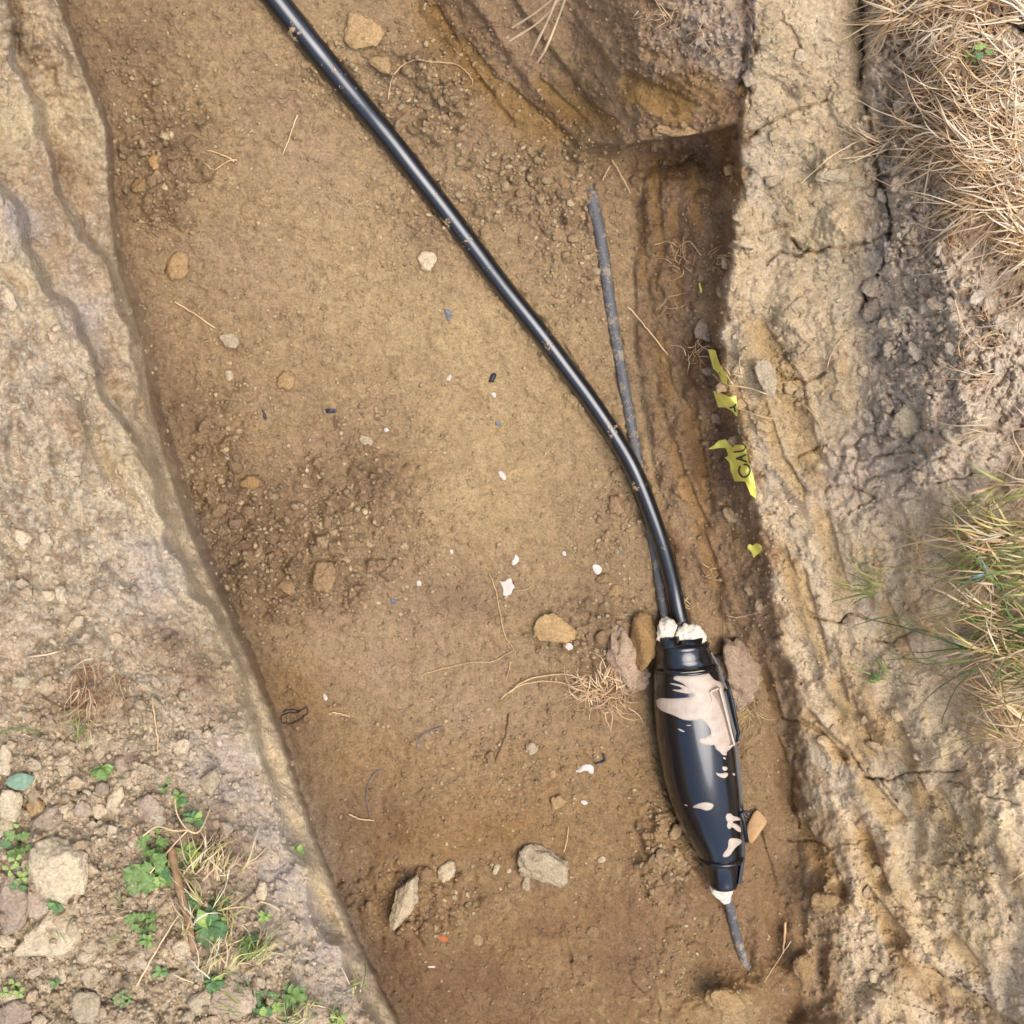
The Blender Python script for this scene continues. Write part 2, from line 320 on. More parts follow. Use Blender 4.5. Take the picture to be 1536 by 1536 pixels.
# cracks that the photograph shows one by one
def carve(P, wdt, dep):
    xs = [p[0] for p in P]; ys = [p[1] for p in P]
    i0 = max(int((min(xs)-20-fine[0])/ST), 0)+I0; i1 = min(int((max(xs)+20-fine[0])/ST)+1, nf)+I0
    j0 = max(int((min(ys)-20-fine[0])/ST), 0)+I0; j1 = min(int((max(ys)+20-fine[0])/ST)+1, nf)+I0
    sl = (slice(j0, j1), slice(i0, i1))
    d = dpoly(P, U[sl]+wx[sl]*.5+n3[sl]*3, V[sl]+wy[sl]*.5+n2[sl]*3)
    tw = wdt*(.75+.6*n2[sl])
    Z[sl] -= .62*dep*smooth(1, 0, d/np.maximum(tw, .8))
for P, wd, dp in (
    ([(1125,205),(1150,185),(1180,172),(1215,160),(1240,150)], 4, .018), ([(1185,360),(1200,372),(1222,378),(1245,370)], 5, .025),
    ([(1245,370),(1270,372),(1310,360),(1340,350)], 5, .022), ([(1215,372),(1198,385),(1170,380),(1150,395)], 4, .02),
    ([(1140,350),(1165,342),(1178,338)], 4, .015), ([(1152,545),(1180,570),(1205,572),(1235,562)], 4, .02),
    ([(1330,590),(1350,602),(1380,640),(1400,650)], 5, .022), ([(1380,640),(1365,665)], 7, .03), ([(1200,685),(1225,672),(1240,670)], 4, .016),
    ([(1260,685),(1290,690),(1330,682),(1370,680)], 4, .016), ([(1380,725),(1420,722),(1460,712)], 4, .018), ([(1255,728),(1290,735),(1312,745),(1290,758),(1270,768)], 4, .016),
    ([(1210,920),(1235,930),(1262,932),(1275,920),(1300,928)], 5, .024), ([(1310,960),(1340,962),(1370,945),(1390,946)], 4, .016),
    ([(1270,840),(1290,845),(1310,848),(1340,850)], 3, .012), ([(1150,770),(1160,772)], 4, .02),
    ([(1295,1165),(1330,1170),(1350,1163),(1385,1158),(1440,1155)], 4, .02), ([(1270,1120),(1300,1165),(1320,1168),(1345,1200)], 4, .018),
    ([(1175,1075),(1200,1080),(1235,1100),(1270,1140)], 6, .022), ([(1192,1120),(1185,1200),(1200,1240)], 6, .02),
    ([(1420,1170),(1480,1190),(1536,1210)], 3, .012), ([(1180,1260),(1225,1262),(1240,1275)], 4, .016),
    ([(1385,1450),(1440,1470),(1480,1500)], 4, .02), ([(1395,1295),(1440,1300),(1500,1310)], 3, .01), ([(1375,1340),(1410,1350)], 3, .01),
    ([(1128,0),(1126,80),(1122,170)], 3, .014), ([(1292,-20),(1290,40),(1296,80),(1288,130)], 6, .035), ([(1300,160),(1318,270),(1332,300),(1335,340),(1325,400),(1300,440),(1302,480)], 7, .035),
    ([(120,30),(150,52),(165,75)], 4, .004), ([(225,95),(275,140),(300,165),(318,185)], 5, .004), ([(240,20),(262,45),(270,55)], 5, .004),
    ([(870,1130),(890,1145)], 3, .008), ([(1040,1120),(1060,1128)], 3, .012), ([(752,1085),(748,1110),(738,1140)], 3, .006),
    ([(450,1320),(480,1345),(505,1350)], 3, .004), ([(1300,1480),(1400,1520)], 3, .01),
    ([(1475,40),(1500,30),(1536,45)], 7, .03), ([(852,1415),(855,1465)], 4, .01), ([(945,1350+120),(985,1500),(990,1536)], 3, .008)):
    carve(P, wd, dp)

# press the ground down where the joint and the cables lie
JL = [(950,984,1054),(1000,984,1072),(1050,983,1088),(1100,988,1098),(1150,995,1104),(1200,1010,1109),(1240,1028,1112),(1290,1055,1110),(1330,1072,1104)]
jc = np.interp(V, [p[0] for p in JL], [(p[1]+p[2])/2 for p in JL]); jw = np.interp(V, [p[0] for p in JL], [(p[2]-p[1])/2 for p in JL])
mj = smooth(1.35, .85, np.abs(U-jc)/jw)*smooth(925, 960, V)*smooth(1350, 1320, V)
Z = Z*(1-mj)+np.minimum(Z, .004+.01*(U-jc)/jw)*mj
dTk = dpoly(THICK, U, V); dTn = dpoly(THIN, U, V)
ZG = blur(Z, 6)
Z = np.where(dTk < 26, Z+(np.minimum(Z, ZG)-Z)*smooth(26, 12, dTk)-.004*smooth(20, 8, dTk), Z)
Z = Z-.004*smooth(16, 8, dTn)
Z += .006*smooth(30, 19, dTk)*smooth(11, 15, dTk)*(.6+n2*2+n3)*mFloor+.005*smooth(18, 11, dTn)*smooth(6, 8, dTn)*(.8+n2*2)
Z += n4*.0006

# ---- colour of the soils (shade at the foot of the left bank is painted in)
KA = .84
def C3(r, g, b):
    return np.array(lin((r, g, b)))*KA*np.array([1.025, 1.0, .95])
dry = C3(212,193,164); tan = C3(200,175,138); ochre = C3(180,150,108); brown = C3(152,125,96); dark = C3(132,102,74)
grey = C3(204,188,164); floorc = C3(166,140,106); lowfloor = C3(136,105,72); pale = C3(216,194,160); rust = C3(164,132,88); pink = C3(212,192,170)
CO = np.zeros(Z.shape+(3,))
def mixc(m, c, a=1.0):
    global CO
    m = np.clip(m*a, 0, 1)[..., None]; CO = CO*(1-m)+np.asarray(c)*m
CO[:] = floorc
mixc(smooth(850, 1450, V+n1*240), lowfloor, .85)
mixc(smooth(-.15, .5, n1+n2*.4)*mFloor, ochre, .4)
mixc(smooth(0, .5, -n2-n1*.3)*mFloor, brown, .45)
mixc(smooth(.05, .4, n3+n2*.5)*mFloor, brown*.92, .35); mixc(smooth(.1, .4, -n3+n1*.4)*mFloor, C3(196,168,126), .35)
mixc(mLeft, tan); mixc(mWallL*smooth(-.1, .4, sL)*smooth(800, 500, V), brown, .5); mixc(mWallL*smooth(650, 800, V), pale, .6)
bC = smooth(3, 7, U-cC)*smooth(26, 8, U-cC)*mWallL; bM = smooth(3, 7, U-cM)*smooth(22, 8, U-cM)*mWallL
mixc((bC+bM)*smooth(900, 650, V)*smooth(-.15, .35, n3+n2), brown, .6); mixc(smooth(-22, -6, U-cM)*smooth(2, -2, U-cM)*mWallL*(.5+n3), dry, .8); mixc(smooth(-20, -6, U-cE)*smooth(2, -2, U-cE)*(.5+n3), pale, .7)  # browner bands just right of the crests, paler along the ridge edges
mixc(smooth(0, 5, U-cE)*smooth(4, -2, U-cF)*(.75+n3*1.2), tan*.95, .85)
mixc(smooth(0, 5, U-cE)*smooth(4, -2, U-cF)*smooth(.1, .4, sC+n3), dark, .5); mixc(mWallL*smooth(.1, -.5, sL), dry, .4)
mixc(mWallL*smooth(-14, 4, U-cM)*smooth(560, 700, V), tan, .8)
mixc(mTop, dry); mixc(mTop*smooth(.05, .35, n2+n3*.5), brown, .5); mixc(mTop*smooth(.0, .4, n1+n3*.3), C3(200,174,146), .5)
mixc(mTop*smooth(900, 1200, V), pale, .35)
mixc(mLeft*smooth(.12, .4, n3+n2*.4), brown, .45); mixc(mLeft*smooth(.15, .45, -n3+n2*.3), C3(212,200,178), .45)
mixc(mTop*smooth(-46, -8, U-cC)*smooth(.3, -.2, n2), pale, .8)
mixc(mRS, pale, .9); mixc(mRS*smooth(-.05, .4, sB+n2*.3), tan*1.03, .5); mixc(mRS*smooth(.05, .4, sB*.6+sC*.6)*(1-mSpoil)*smooth(300,600,V), ochre, .55); mixc(mRS*smooth(.1, .4, -sB+n3*.3)*(1-mSpoil)*smooth(300,600,V), tan, .3)
mixc(mRS*smooth(.1, .4, -n1+n3*.3), grey, .6)
mixc(mSpoil, pink, .8); mixc(mSpoil*smooth(.0, .4, n2+n3*.4), grey*.9, .5)
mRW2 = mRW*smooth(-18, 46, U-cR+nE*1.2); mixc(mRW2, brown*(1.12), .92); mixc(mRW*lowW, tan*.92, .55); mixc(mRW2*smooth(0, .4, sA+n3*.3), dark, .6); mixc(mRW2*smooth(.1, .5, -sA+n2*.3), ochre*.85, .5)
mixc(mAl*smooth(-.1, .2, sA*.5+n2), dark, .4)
mixc(mLumpC, brown*1.12, .9); mixc(mLumpC*smooth(960, 1040, U+n2*60)*smooth(150, 90, V), pink*.9, .7)
mixc(mLumpC*smooth(-.2, .4, sD)*smooth(1010, 900, U)*smooth(30, 90, V), ochre*.75, .65)
def paint(c, a, *bs):
    for b in bs: mixc(blob(*b)*(.75+.5*smooth(-.3, .3, n2)), c, a)
paint(C3(190,163,120), .7, (540,400,110,140,-15), (700,500,120,110,20), (760,640,110,120,0), (720,740,80,60,0))
paint(C3(176,150,120), .5, (370,400,90,70,0), (470,250,90,50,30), (620,900,140,60,0), (700,1070,70,45,0), (580,1000,90,70,0), (500,960,60,60,0))
paint(brown*.80, .72, (400,780,100,110,0), (560,720,70,60,0), (240,240,60,80,0), (290,620,60,60,0), (200,60,70,60,0), (300,980,80,40,20), (450,860,90,60,0), (350,900,60,60,0))
paint(brown*.82, .6, (760,200,120,50,40), (640,350,60,50,40), (900,900,50,100,0), (700,900,100,30,0), (450,1110,60,70,10), (560,1210,120,60,0))
paint(C3(158,126,86), .5, (560,1150,60,50,0), (830,1180,120,70,0), (930,1200,60,90,0), (860,1370,90,40,0), (780,1420,60,40,0), (1010,1230,30,40,0), (1050,1520,60,30,0))
paint(C3(130,100,74), .7, (700,1490,130,60,0), (600,1440,70,60,0), (590,1240,70,40,10), (950,1440,60,50,0), (930,1360,40,40,0), (820,1390,50,20,0))
paint(C3(150,116,70), .6, (430,1040,60,40,0), (720,1250,120,40,0))
paint(rust, .7, (640,40,30,60,-30), (690,110,26,60,-36), (800,200,60,22,38), (745,150,24,60,-40))
paint(C3(120,90,50), .7, (680,50,30,60,-32), (850,170,60,40,30), (1010,140,40,50,-30))
paint(C3(172,132,80), .6, (1095,260,14,60,-8), (1060,130,60,20,38), (1150,540,14,60,-22), (1215,700,14,50,-30), (1190,860,12,60,-15), (1285,1060,20,70,-12), (1320,1110,20,60,-14))
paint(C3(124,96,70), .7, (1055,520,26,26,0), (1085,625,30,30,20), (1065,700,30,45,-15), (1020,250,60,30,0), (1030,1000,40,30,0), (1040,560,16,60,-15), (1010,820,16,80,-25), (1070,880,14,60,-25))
paint(C3(150,120,82), .6, (990,560,14,100,-8), (985,420,12,100,-4), (1030,620,18,60,-20), (1100,810,26,40,-20), (1050,760,14,60,-25))
paint(C3(152,120,86), .6, (1170,1150,26,90,-6), (1140,1320,50,80,0), (1195,1050,16,60,-20), (1220,1500,50,40,0), (1170,1380,30,60,0), (1100,1460,30,40,0), (1400,1490,20,90,-55), (1345,1400,16,60,-25))
paint(C3(170,128,70), .6, (1300,1270,12,60,-16), (1345,1420,12,50,-30), (1235,1290,24,40,-20), (1080,1490,50,16,-20), (1270,1140,30,12,30), (1380,1200,12,30,0))
paint(C3(196,170,126), .6, (1090,1510,50,30,0), (1180,590,50,120,-18), (1420,1280,80,120,0), (1200,300,50,130,0))
paint(C3(150,116,86), .6, (130,1060,60,40,0), (340,1040,50,60,-20), (200,700,40,20,20), (120,640,30,50,-30), (110,250,30,60,-30), (160,550,16,30,0), (330,1290,60,60,0), (300,1240,50,40,0))
paint(C3(214,194,156), .7, (200,720,40,120,-35), (290,900,30,110,-30), (400,1150,30,130,-22), (480,1330,26,110,-24), (120,180,26,70,-20), (30,180,60,50,0), (40,420,26,80,-25))
paint(C3(200,186,176), .6, (240,850,60,60,0), (420,1290,60,110,-20), (330,1150,60,60,0), (500,1440,40,80,-20), (30,330,40,60,-30), (130,470,30,70,-30))
mixc(smooth(-48, -18, U-cE)*smooth(2, -1, U-cE)*smooth(500, 680, V)*(.75+n2), C3(212,188,150), .8)
mixc(smooth(-3, 2, U-cF)*smooth(40, 6, U-cF)*(.6+n2)*mFloor, brown*.85, .6)  # contact shade below the left bank, painted into the floor colour
mixc(SCR*mRS, C3(186,156,110), .7); mixc(SCR*mRW*(1-mRS), C3(160,124,78), .65); mixc(SCR*mLumpC, C3(156,122,74), .75)
CO *= (1+.16*mRS*(1-mSpoil)*smooth(450, 900, V)+.10*mSpoil+.10*mRW*smooth(350, 600, V))[..., None]
CO *= (1+.10*n3+.06*n4)[..., None]*(1+.16*ctint*(clod > .001))[..., None]
far_e = np.maximum(np.abs(axe)[None, :], np.abs(axe)[:, None])+0*U
fz = smooth(.1, 14, far_e)
Z = Z*(1-fz)+.6*fz

P3 = Wa(U, V, Z)
P3[..., 0] += axe[None, :]; P3[..., 1] -= axe[:, None]
def G(px, py, dz=0.0):
    z = float(gz(Z, np.array(px, float), np.array(py, float)))+dz
    return W(px, py, z)
def GZ(px, py): return float(gz(Z, np.array(px, float), np.array(py, float)))
def pm(z=0.05): return 2.13*(H-z)/H/FPX            # metres per photo pixel

# ------------------------------------------------------------------ materials
def mat(name, rough=.9, spec=.3):
    m = bpy.data.materials.new(name); m.use_nodes = True
    b = m.node_tree.nodes['Principled BSDF']; b.inputs['Roughness'].default_value = rough; b.inputs['Specular IOR Level'].default_value = spec
    return m, m.node_tree, b
def nd(t, ty, **kw):
    n = t.nodes.new(ty)
    for a, v in kw.items(): setattr(n, a, v)
    return n
def noise(t, scale, det=6, rough=.6, coord=None, dist=0):
    n = nd(t, 'ShaderNodeTexNoise'); n.inputs['Scale'].default_value = scale; n.inputs['Detail'].default_value = det
    n.inputs['Roughness'].default_value = rough; n.inputs['Distortion'].default_value = dist
    if coord: t.links.new(coord, n.inputs['Vector'])
    return n
def ramp(t, src, pts):
    r = nd(t, 'ShaderNodeValToRGB'); t.links.new(src, r.inputs[0]); e = r.color_ramp.elements
    while len(e) < len(pts): e.new(.5)
    for i, (p, c) in enumerate(pts): e[i].position = p; e[i].color = (c, c, c, 1) if not hasattr(c, '__len__') else tuple(c)+(1,)
    return r
def mul(t, a, b, fac=1.0, mode='MULTIPLY'):
    m = nd(t, 'ShaderNodeMix', data_type='RGBA', blend_type=mode); m.inputs[0].default_value = fac
    t.links.new(a, m.inputs[6]); t.links.new(b, m.inputs[7]); return m
def bump(t, b, src, st, dist, prev=None):
    n = nd(t, 'ShaderNodeBump'); n.inputs['Strength'].default_value = st; n.inputs['Distance'].default_value = dist
    t.links.new(src, n.inputs['Height'])
    if prev: t.links.new(prev.outputs[0], n.inputs['Normal'])
    t.links.new(n.outputs[0], b.inputs['Normal']); return n

def soil_material(name, base=None, rand=False):
    m, t, b = mat(name, .93, .15)
    tc = nd(t, 'ShaderNodeTexCoord').outputs['Object']
    if isinstance(base, str):
        sc_ = nd(t, 'ShaderNodeVectorMath', operation='SCALE'); sc_.inputs['Scale'].default_value = .011; t.links.new(tc, sc_.inputs[0]); tc = sc_.outputs[0]
    if base is None:
        a = nd(t, 'ShaderNodeAttribute', attribute_name='soil_colour').outputs['Color']
    else:
        if isinstance(base, str): a = nd(t, 'ShaderNodeObjectInfo').outputs['Color']
        else:
            rg = nd(t, 'ShaderNodeRGB'); rg.outputs[0].default_value = tuple(base)+(1,); a = rg.outputs[0]
    if rand:
        oi = nd(t, 'ShaderNodeObjectInfo'); hs = nd(t, 'ShaderNodeHueSaturation')
        mr = nd(t, 'ShaderNodeMapRange'); mr.inputs[3].default_value = .78; mr.inputs[4].default_value = 1.18
        t.links.new(oi.outputs['Random'], mr.inputs[0]); t.links.new(mr.outputs[0], hs.inputs['Value']); t.links.new(a, hs.inputs['Color']); a = hs.outputs[0]
    f = noise(t, 240, 5, .7, tc); g = noise(t, 60, 6, .65, tc, .4)
    c = mul(t, a, ramp(t, f.outputs[0], [(.28, .62), (.5, 1.0), (.72, 1.3)]).outputs[0])
    c = mul(t, c.outputs[2], ramp(t, g.outputs[0], [(.3, .78), (.52, 1.0), (.7, 1.14)]).outputs[0])
    # pale grains and grit
    vo = nd(t, 'ShaderNodeTexVoronoi'); vo.inputs['Scale'].default_value = 170; t.links.new(tc, vo.inputs['Vector'])
    gr = ramp(t, vo.outputs['Distance'], [(.14, 1), (.24, 0)])
    sp = noise(t, 22, 3, .6, tc); sm = ramp(t, sp.outputs[0], [(.5, 0), (.64, 1)])
    mm = mul(t, gr.outputs[0], sm.outputs[0])
    px = nd(t, 'ShaderNodeMix', data_type='RGBA'); t.links.new(mm.outputs[2], px.inputs[0]); t.links.new(c.outputs[2], px.inputs[6])
    lt = nd(t, 'ShaderNodeHueSaturation'); lt.inputs['Value'].default_value = 1.5; lt.inputs['Saturation'].default_value = .8
    t.links.new(a, lt.inputs['Color']); t.links.new(lt.outputs[0], px.inputs[7])
    t.links.new(px.outputs[2], b.inputs['Base Color'])
    n = bump(t, b, g.outputs[0], .8, .009); n = bump(t, b, f.outputs[0], .8, .0035, n); bump(t, b, gr.outputs[0], .25, .002, n)
    return m
M_soil = soil_material('soil')
M_clodpale = soil_material('pale_clod_earth', C3(218,198,164), True)
M_clodtan = soil_material('tan_clod_earth', C3(186,154,110), True)
M_clodgrey = soil_material('grey_clod_earth', C3(192,170,146), True)
M_clodbrown = soil_material('brown_clod_earth', C3(172,142,106), True)
M_clodochre = soil_material('ochre_clod_earth', C3(190,150,92), True)
M_clodmid = soil_material('light_brown_clod_earth', C3(178,142,96), True)
M_clodpink = soil_material('pinkish_clod_earth', C3(184,158,132), True)
M_crumb = soil_material('crumb_earth')
M_loose = soil_material('loose_clod_earth', 'object')
def gcol(x, y):
    return CO[int((min(max(y,-28),1560)-fine[0])/ST)+I0, int((min(max(x,-28),1560)-fine[0])/ST)+I0]

def simple(name, col, rough=.7, spec=.3, var=.25, sc=60, bs=.3, bd=.001):
    m, t, b = mat(name, rough, spec); tc = nd(t, 'ShaderNodeTexCoord').outputs['Object']
    rg = nd(t, 'ShaderNodeRGB'); rg.outputs[0].default_value = tuple(col)+(1,)
    n = noise(t, sc, 5, .6, tc)
    c = mul(t, rg.outputs[0], ramp(t, n.outputs[0], [(.3, 1-var), (.7, 1+var)]).outputs[0])
    t.links.new(c.outputs[2], b.inputs['Base Color']); bump(t, b, n.outputs[0], bs, bd)
    return m
def dirty_black(name, cover, dirt, rough=.28, sc=90, base=(.006, .0065, .008)):
    m, t, b = mat(name, rough, .6); tc = nd(t, 'ShaderNodeTexCoord').outputs['Object']
    n = noise(t, sc, 8, .72, tc, .6); n2_ = noise(t, sc*.16, 4, .6, tc)
    ad = nd(t, 'ShaderNodeMath', operation='ADD'); t.links.new(n.outputs[0], ad.inputs[0]); t.links.new(n2_.outputs[0], ad.inputs[1])
    hf = nd(t, 'ShaderNodeMath', operation='MULTIPLY'); t.links.new(ad.outputs[0], hf.inputs[0]); hf.inputs[1].default_value = .5
    mk = ramp(t, hf.outputs[0], [(.64-cover*.25, 0), (.66-cover*.25, 1)])
    mx = nd(t, 'ShaderNodeMix', data_type='RGBA'); t.links.new(mk.outputs[0], mx.inputs[0])
    mx.inputs[6].default_value = tuple(base)+(1,); mx.inputs[7].default_value = tuple(dirt)+(1,)
    t.links.new(mx.outputs[2], b.inputs['Base Color'])
    rr = nd(t, 'ShaderNodeMapRange'); rr.inputs[3].default_value = rough; rr.inputs[4].default_value = .9
    t.links.new(mk.outputs[0], rr.inputs[0]); t.links.new(rr.outputs[0], b.inputs['Roughness'])
    bump(t, b, mk.outputs[0], .5, .0008)
    return m
M_cable = dirty_black('black_cable_sheath', .19, lin((170,140,104)), .30, 130)
M_old = dirty_black('weathered_cable_sheath', .47, lin((148,134,114)), .6, 240, (.095,.094,.094))
M_joint = dirty_black('gloss_black_plastic', -.03, lin((120,118,116)), .2, 260)
for m_ in (M_cable, M_joint):
    b_ = m_.node_tree.nodes['Principled BSDF']; b_.inputs['Specular IOR Level'].default_value = .8 if m_ is M_cable else .6; b_.inputs['Coat Weight'].default_value = .3; b_.inputs['Coat IOR'].default_value = 1.7; b_.inputs['Coat Roughness'].default_value = .09; b_.inputs['Specular Tint'].default_value = (.95,.97,1,1)
M_joint2 = dirty_black('matt_black_plastic', -.02, lin((120,110,98)), .4, 200)
M_resin = simple('beige_resin', lin((188,170,150)), .5, .4, .15, 70, .15, .0006)
M_resind = simple('dusty_resin', lin((150,130,112)), .8, .2, .15, 60)
M_putty = simple('white_putty', lin((226,212,190)), .6, .4, .16, 60, .5, .002)
M_straw = simple('dry_straw', lin((222,192,148)), .6, .3, .25, 20)
M_root = simple('dry_root', lin((200,168,124)), .8, .2, .2, 60)
M_rootd = simple('dark_root', lin((110,84,62)), .8, .2, .2, 60)
M_twig = simple('brown_twig', lin((150,118,86)), .8, .2, .3, 90)
M_tape = simple('yellow_tape', (.95,.86,.16), .45, .4, .14, 40, .5, .002)
M_ink = simple('black_ink', (.05,.055,.04), .5, .3, .1)
M_scrapw = simple('white_scrap', lin((206,190,176)), .5, .3, .06)
M_scrapd = simple('black_offcut', (.02,.024,.035), .35, .5, .1)
M_scrapg = simple('grey_offcut', lin((110,110,116)), .5, .4, .1)
M_chip = simple('tan_chip', lin((190,152,108))[:3], .85, .2, .15, 90, .6, .002)
M_orange = simple('orange_chip', lin((170,104,60)), .8, .2, .15, 90)
def leafm(name, c):
    m, t, b = mat(name, .5, .35); tc = nd(t, 'ShaderNodeTexCoord').outputs['Object']
    n = noise(t, 5, 4, .6, tc); rg = nd(t, 'ShaderNodeRGB'); rg.outputs[0].default_value = tuple(c)+(1,)
    mm = mul(t, rg.outputs[0], ramp(t, n.outputs[0], [(.3, .65), (.7, 1.35)]).outputs[0]); t.links.new(mm.outputs[2], b.inputs['Base Color'])
    b.inputs['Subsurface Weight'].default_value = 0; bump(t, b, n.outputs[0], .4, .001); return m
M_leaf = leafm('green_leaf', (.15,.225,.06)); M_leafd = leafm('dark_green_leaf', (.09,.165,.055)); M_leafb = leafm('bright_green_leaf', (.24,.33,.08))
M_leafo = leafm('bluish_leaf', (.16,.24,.15))
def grassm(name):
    m, t, b = mat(name, .55, .3)
    a = nd(t, 'ShaderNodeAttribute', attribute_name='soil_colour'); t.links.new(a.outputs['Color'], b.inputs['Base Color']); return m
M_grass = grassm('grass_blades')

# ------------------------------------------------------------------ object helpers
def tag(o, label=None, cat=None, group=None, kind=None):
    if label: o['label'] = label
    if cat: o['category'] = cat
    if group: o['group'] = group
    if kind: o['kind'] = kind
    return o
def mesh_of(name, vs, fs, m, smooth_=True, cols=None):
    me = bpy.data.meshes.new(name); me.from_pydata([tuple(v) for v in vs], [], fs)
    if m: me.materials.append(m)
    if smooth_: me.polygons.foreach_set('use_smooth', [True]*len(me.polygons))
    if cols is not None:
        a = me.color_attributes.new('soil_colour', 'FLOAT_COLOR', 'POINT')
        c = np.ones((len(vs), 4), np.float32); c[:, :3] = cols; a.data.foreach_set('color', c.ravel())
    me.update(); return me
def obj(name, me, parent=None, loc=None, rot=None, scl=None):
    o = bpy.data.objects.new(name, me); COL.objects.link(o)
    if parent: o.parent = parent
    if loc is not None: o.location = loc
    if rot is not None: o.rotation_euler = rot
    if scl is not None: o.scale = scl
    return o
def empty(name, loc, label, cat, group=None):
    o = bpy.data.objects.new(name, None); COL.objects.link(o); o.location = loc; o.empty_display_size = .02
    return tag(o, label, cat, group)
def child_mesh(name, vs, fs, m, parent, smooth_=True):
    """part: vertices given in world space"""
    L = parent.location
    return obj(name, mesh_of(name, [Vector(v)-L for v in vs], fs, m, smooth_), parent)
def top_mesh(name, vs, fs, m, label, cat, group=None, smooth_=True):
    vs = [Vector(v) for v in vs]; c = sum(vs, Vector())/len(vs); c.z = min(v.z for v in vs)
    o = obj(name, mesh_of(name, [v-c for v in vs], fs, m, smooth_), None, c); return tag(o, label, cat, group)

def catmull(P, n):
    out = []; P = [Vector(p) for p in P]; Q = [2*P[0]-P[1]]+P+[2*P[-1]-P[-2]]
    for i in range(1, len(Q)-2):
        for j in range(n):
            t = j/n; a, b, c, d = Q[i-1], Q[i], Q[i+1], Q[i+2]
            out.append(.5*((2*b)+(c-a)*t+(2*a-5*b+4*c-d)*t*t+(3*b-a-3*c+d)*t**3))
    out.append(P[-1]); return out
def tube(P, rad, seg=12, cap=True, jit=0):
    P = [Vector(p) for p in P]; n = len(P); vs = []; fs = []
    rad = [rad]*n if not hasattr(rad, '__len__') else rad
    up = Vector((0, 0, 1))
    for i, p in enumerate(P):
        t = (P[min(i+1, n-1)]-P[max(i-1, 0)]).normalized()
        s = t.cross(up); s = s.normalized() if s.length > 1e-4 else Vector((1, 0, 0)); u = s.cross(t)
        for k_ in range(seg):
            a = 2*math.pi*k_/seg; r = rad[i]*(1+jit*rnd.uniform(-1, 1)); vs.append(p+s*math.cos(a)*r+u*math.sin(a)*r)
    for i in range(n-1):
        for k_ in range(seg):
            a = i*seg+k_; b = i*seg+(k_+1) % seg; fs.append((a, b, b+seg, a+seg))
    if cap: fs.append(tuple(range(seg))[::-1]); fs.append(tuple(range((n-1)*seg, n*seg)))
    return vs, fs
def join(*ms):
    V_, F_ = [], []
    for v, f in ms:
        o = len(V_); V_ += list(v); F_ += [tuple(i+o for i in q) for q in f]
    return V_, F_

# ------------------------------------------------------------------ the ground
me = bpy.data.meshes.new('ground')
me.vertices.add(N*N); me.vertices.foreach_set('co', P3.astype(np.float32).ravel())
idx = np.arange(N*N).reshape(N, N)
q = np.stack([idx[:-1, :-1], idx[1:, :-1], idx[1:, 1:], idx[:-1, 1:]], -1).reshape(-1, 4)
me.loops.add(q.size); me.loops.foreach_set('vertex_index', q.ravel().astype(np.int32))
me.polygons.add(len(q)); me.polygons.foreach_set('loop_start', (np.arange(len(q))*4).astype(np.int32))
me.polygons.foreach_set('loop_total', np.full(len(q), 4, np.int32)); me.polygons.foreach_set('use_smooth', np.ones(len(q), bool))
me.update(calc_edges=True); me.validate()
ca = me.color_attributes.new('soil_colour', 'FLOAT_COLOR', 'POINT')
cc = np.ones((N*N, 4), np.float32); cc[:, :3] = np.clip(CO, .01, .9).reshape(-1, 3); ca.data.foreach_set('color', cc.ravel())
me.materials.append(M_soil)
g = obj('ground', me); g['kind'] = 'structure'

# ------------------------------------------------------------------ stones and clods
def ico(sub):
    bm = bmesh.new(); bmesh.ops.create_icosphere(bm, subdivisions=sub, radius=1)
    v = np.array([x.co[:] for x in bm.verts]); f = [tuple(a.index for a in x.verts) for x in bm.faces]; bm.free(); return v, f
ICO = {1: ico(1), 2: ico(2), 3: ico(3), 4: ico(4)}
def clod_shape(sub, seed, planes=12, rough=.11, flat=1.0):
    q_ = np.random.RandomState(seed); v, f = ICO[sub]; v = v.copy()
    d = np.ones(len(v))
    nn = q_.normal(size=(planes, 3)); nn /= np.linalg.norm(nn, axis=1)[:, None]; off = q_.uniform(.5, .9, planes)
    dots = v@nn.T
    with np.errstate(divide='ignore'):
        lim = np.where(dots > .05, off/np.maximum(dots, .05), 9).min(1)
    d = np.minimum(1.0, lim)
    n = fbm(v[:, 0]*2.1+seed*3.1+v[:, 2], v[:, 1]*2.1+v[:, 2]*1.7, 3, seed)
    n_ = fbm(v[:, 0]*6+seed*1.1+v[:, 2]*3, v[:, 1]*6-v[:, 2]*4, 2, seed+4)
    return v*(d*(1+rough*2*n+rough*n_))[:, None]*np.array([1, 1, flat]), f

def stone(px, py, wpx, hpx, deg, m, label, seed, zf=.6, sub=3, sink=.3, name='soil_clod', cat='clod', group=None, planes=11, rough=.12, tilt=(0, 0)):
    v, f = clod_shape(sub, seed, planes, rough)
    z0 = GZ(px, py); s = pm(z0)
    a, b = wpx*s*.6, hpx*s*.6; c = min(a, b)*zf
    zz = z0+c*(1-2*sink) if sink is not None else z0+c
    me_ = mesh_of(name, v*np.array([a, b, c]), f, m, True)
    o = obj(name, me_, None, W(px, py, zz), (tilt[0], tilt[1], R_(-deg))); tag(o, label, cat, group)
    return o
P_, T_, G_, B_, O_ = M_clodpale, M_clodtan, M_clodgrey, M_clodbrown, M_clodochre
stone(817, 1301, 78, 56, 14, P_, 'heart-shaped pale slab of hard clay lying flat on the lower trench floor', 3, .45, 4, .25, rough=.12, planes=7)
stone(607, 1347, 36, 84, 28, P_, 'long narrow clay clod lying aslant near the lower left wall of the trench', 8, .8, 4, -.1, rough=.11)
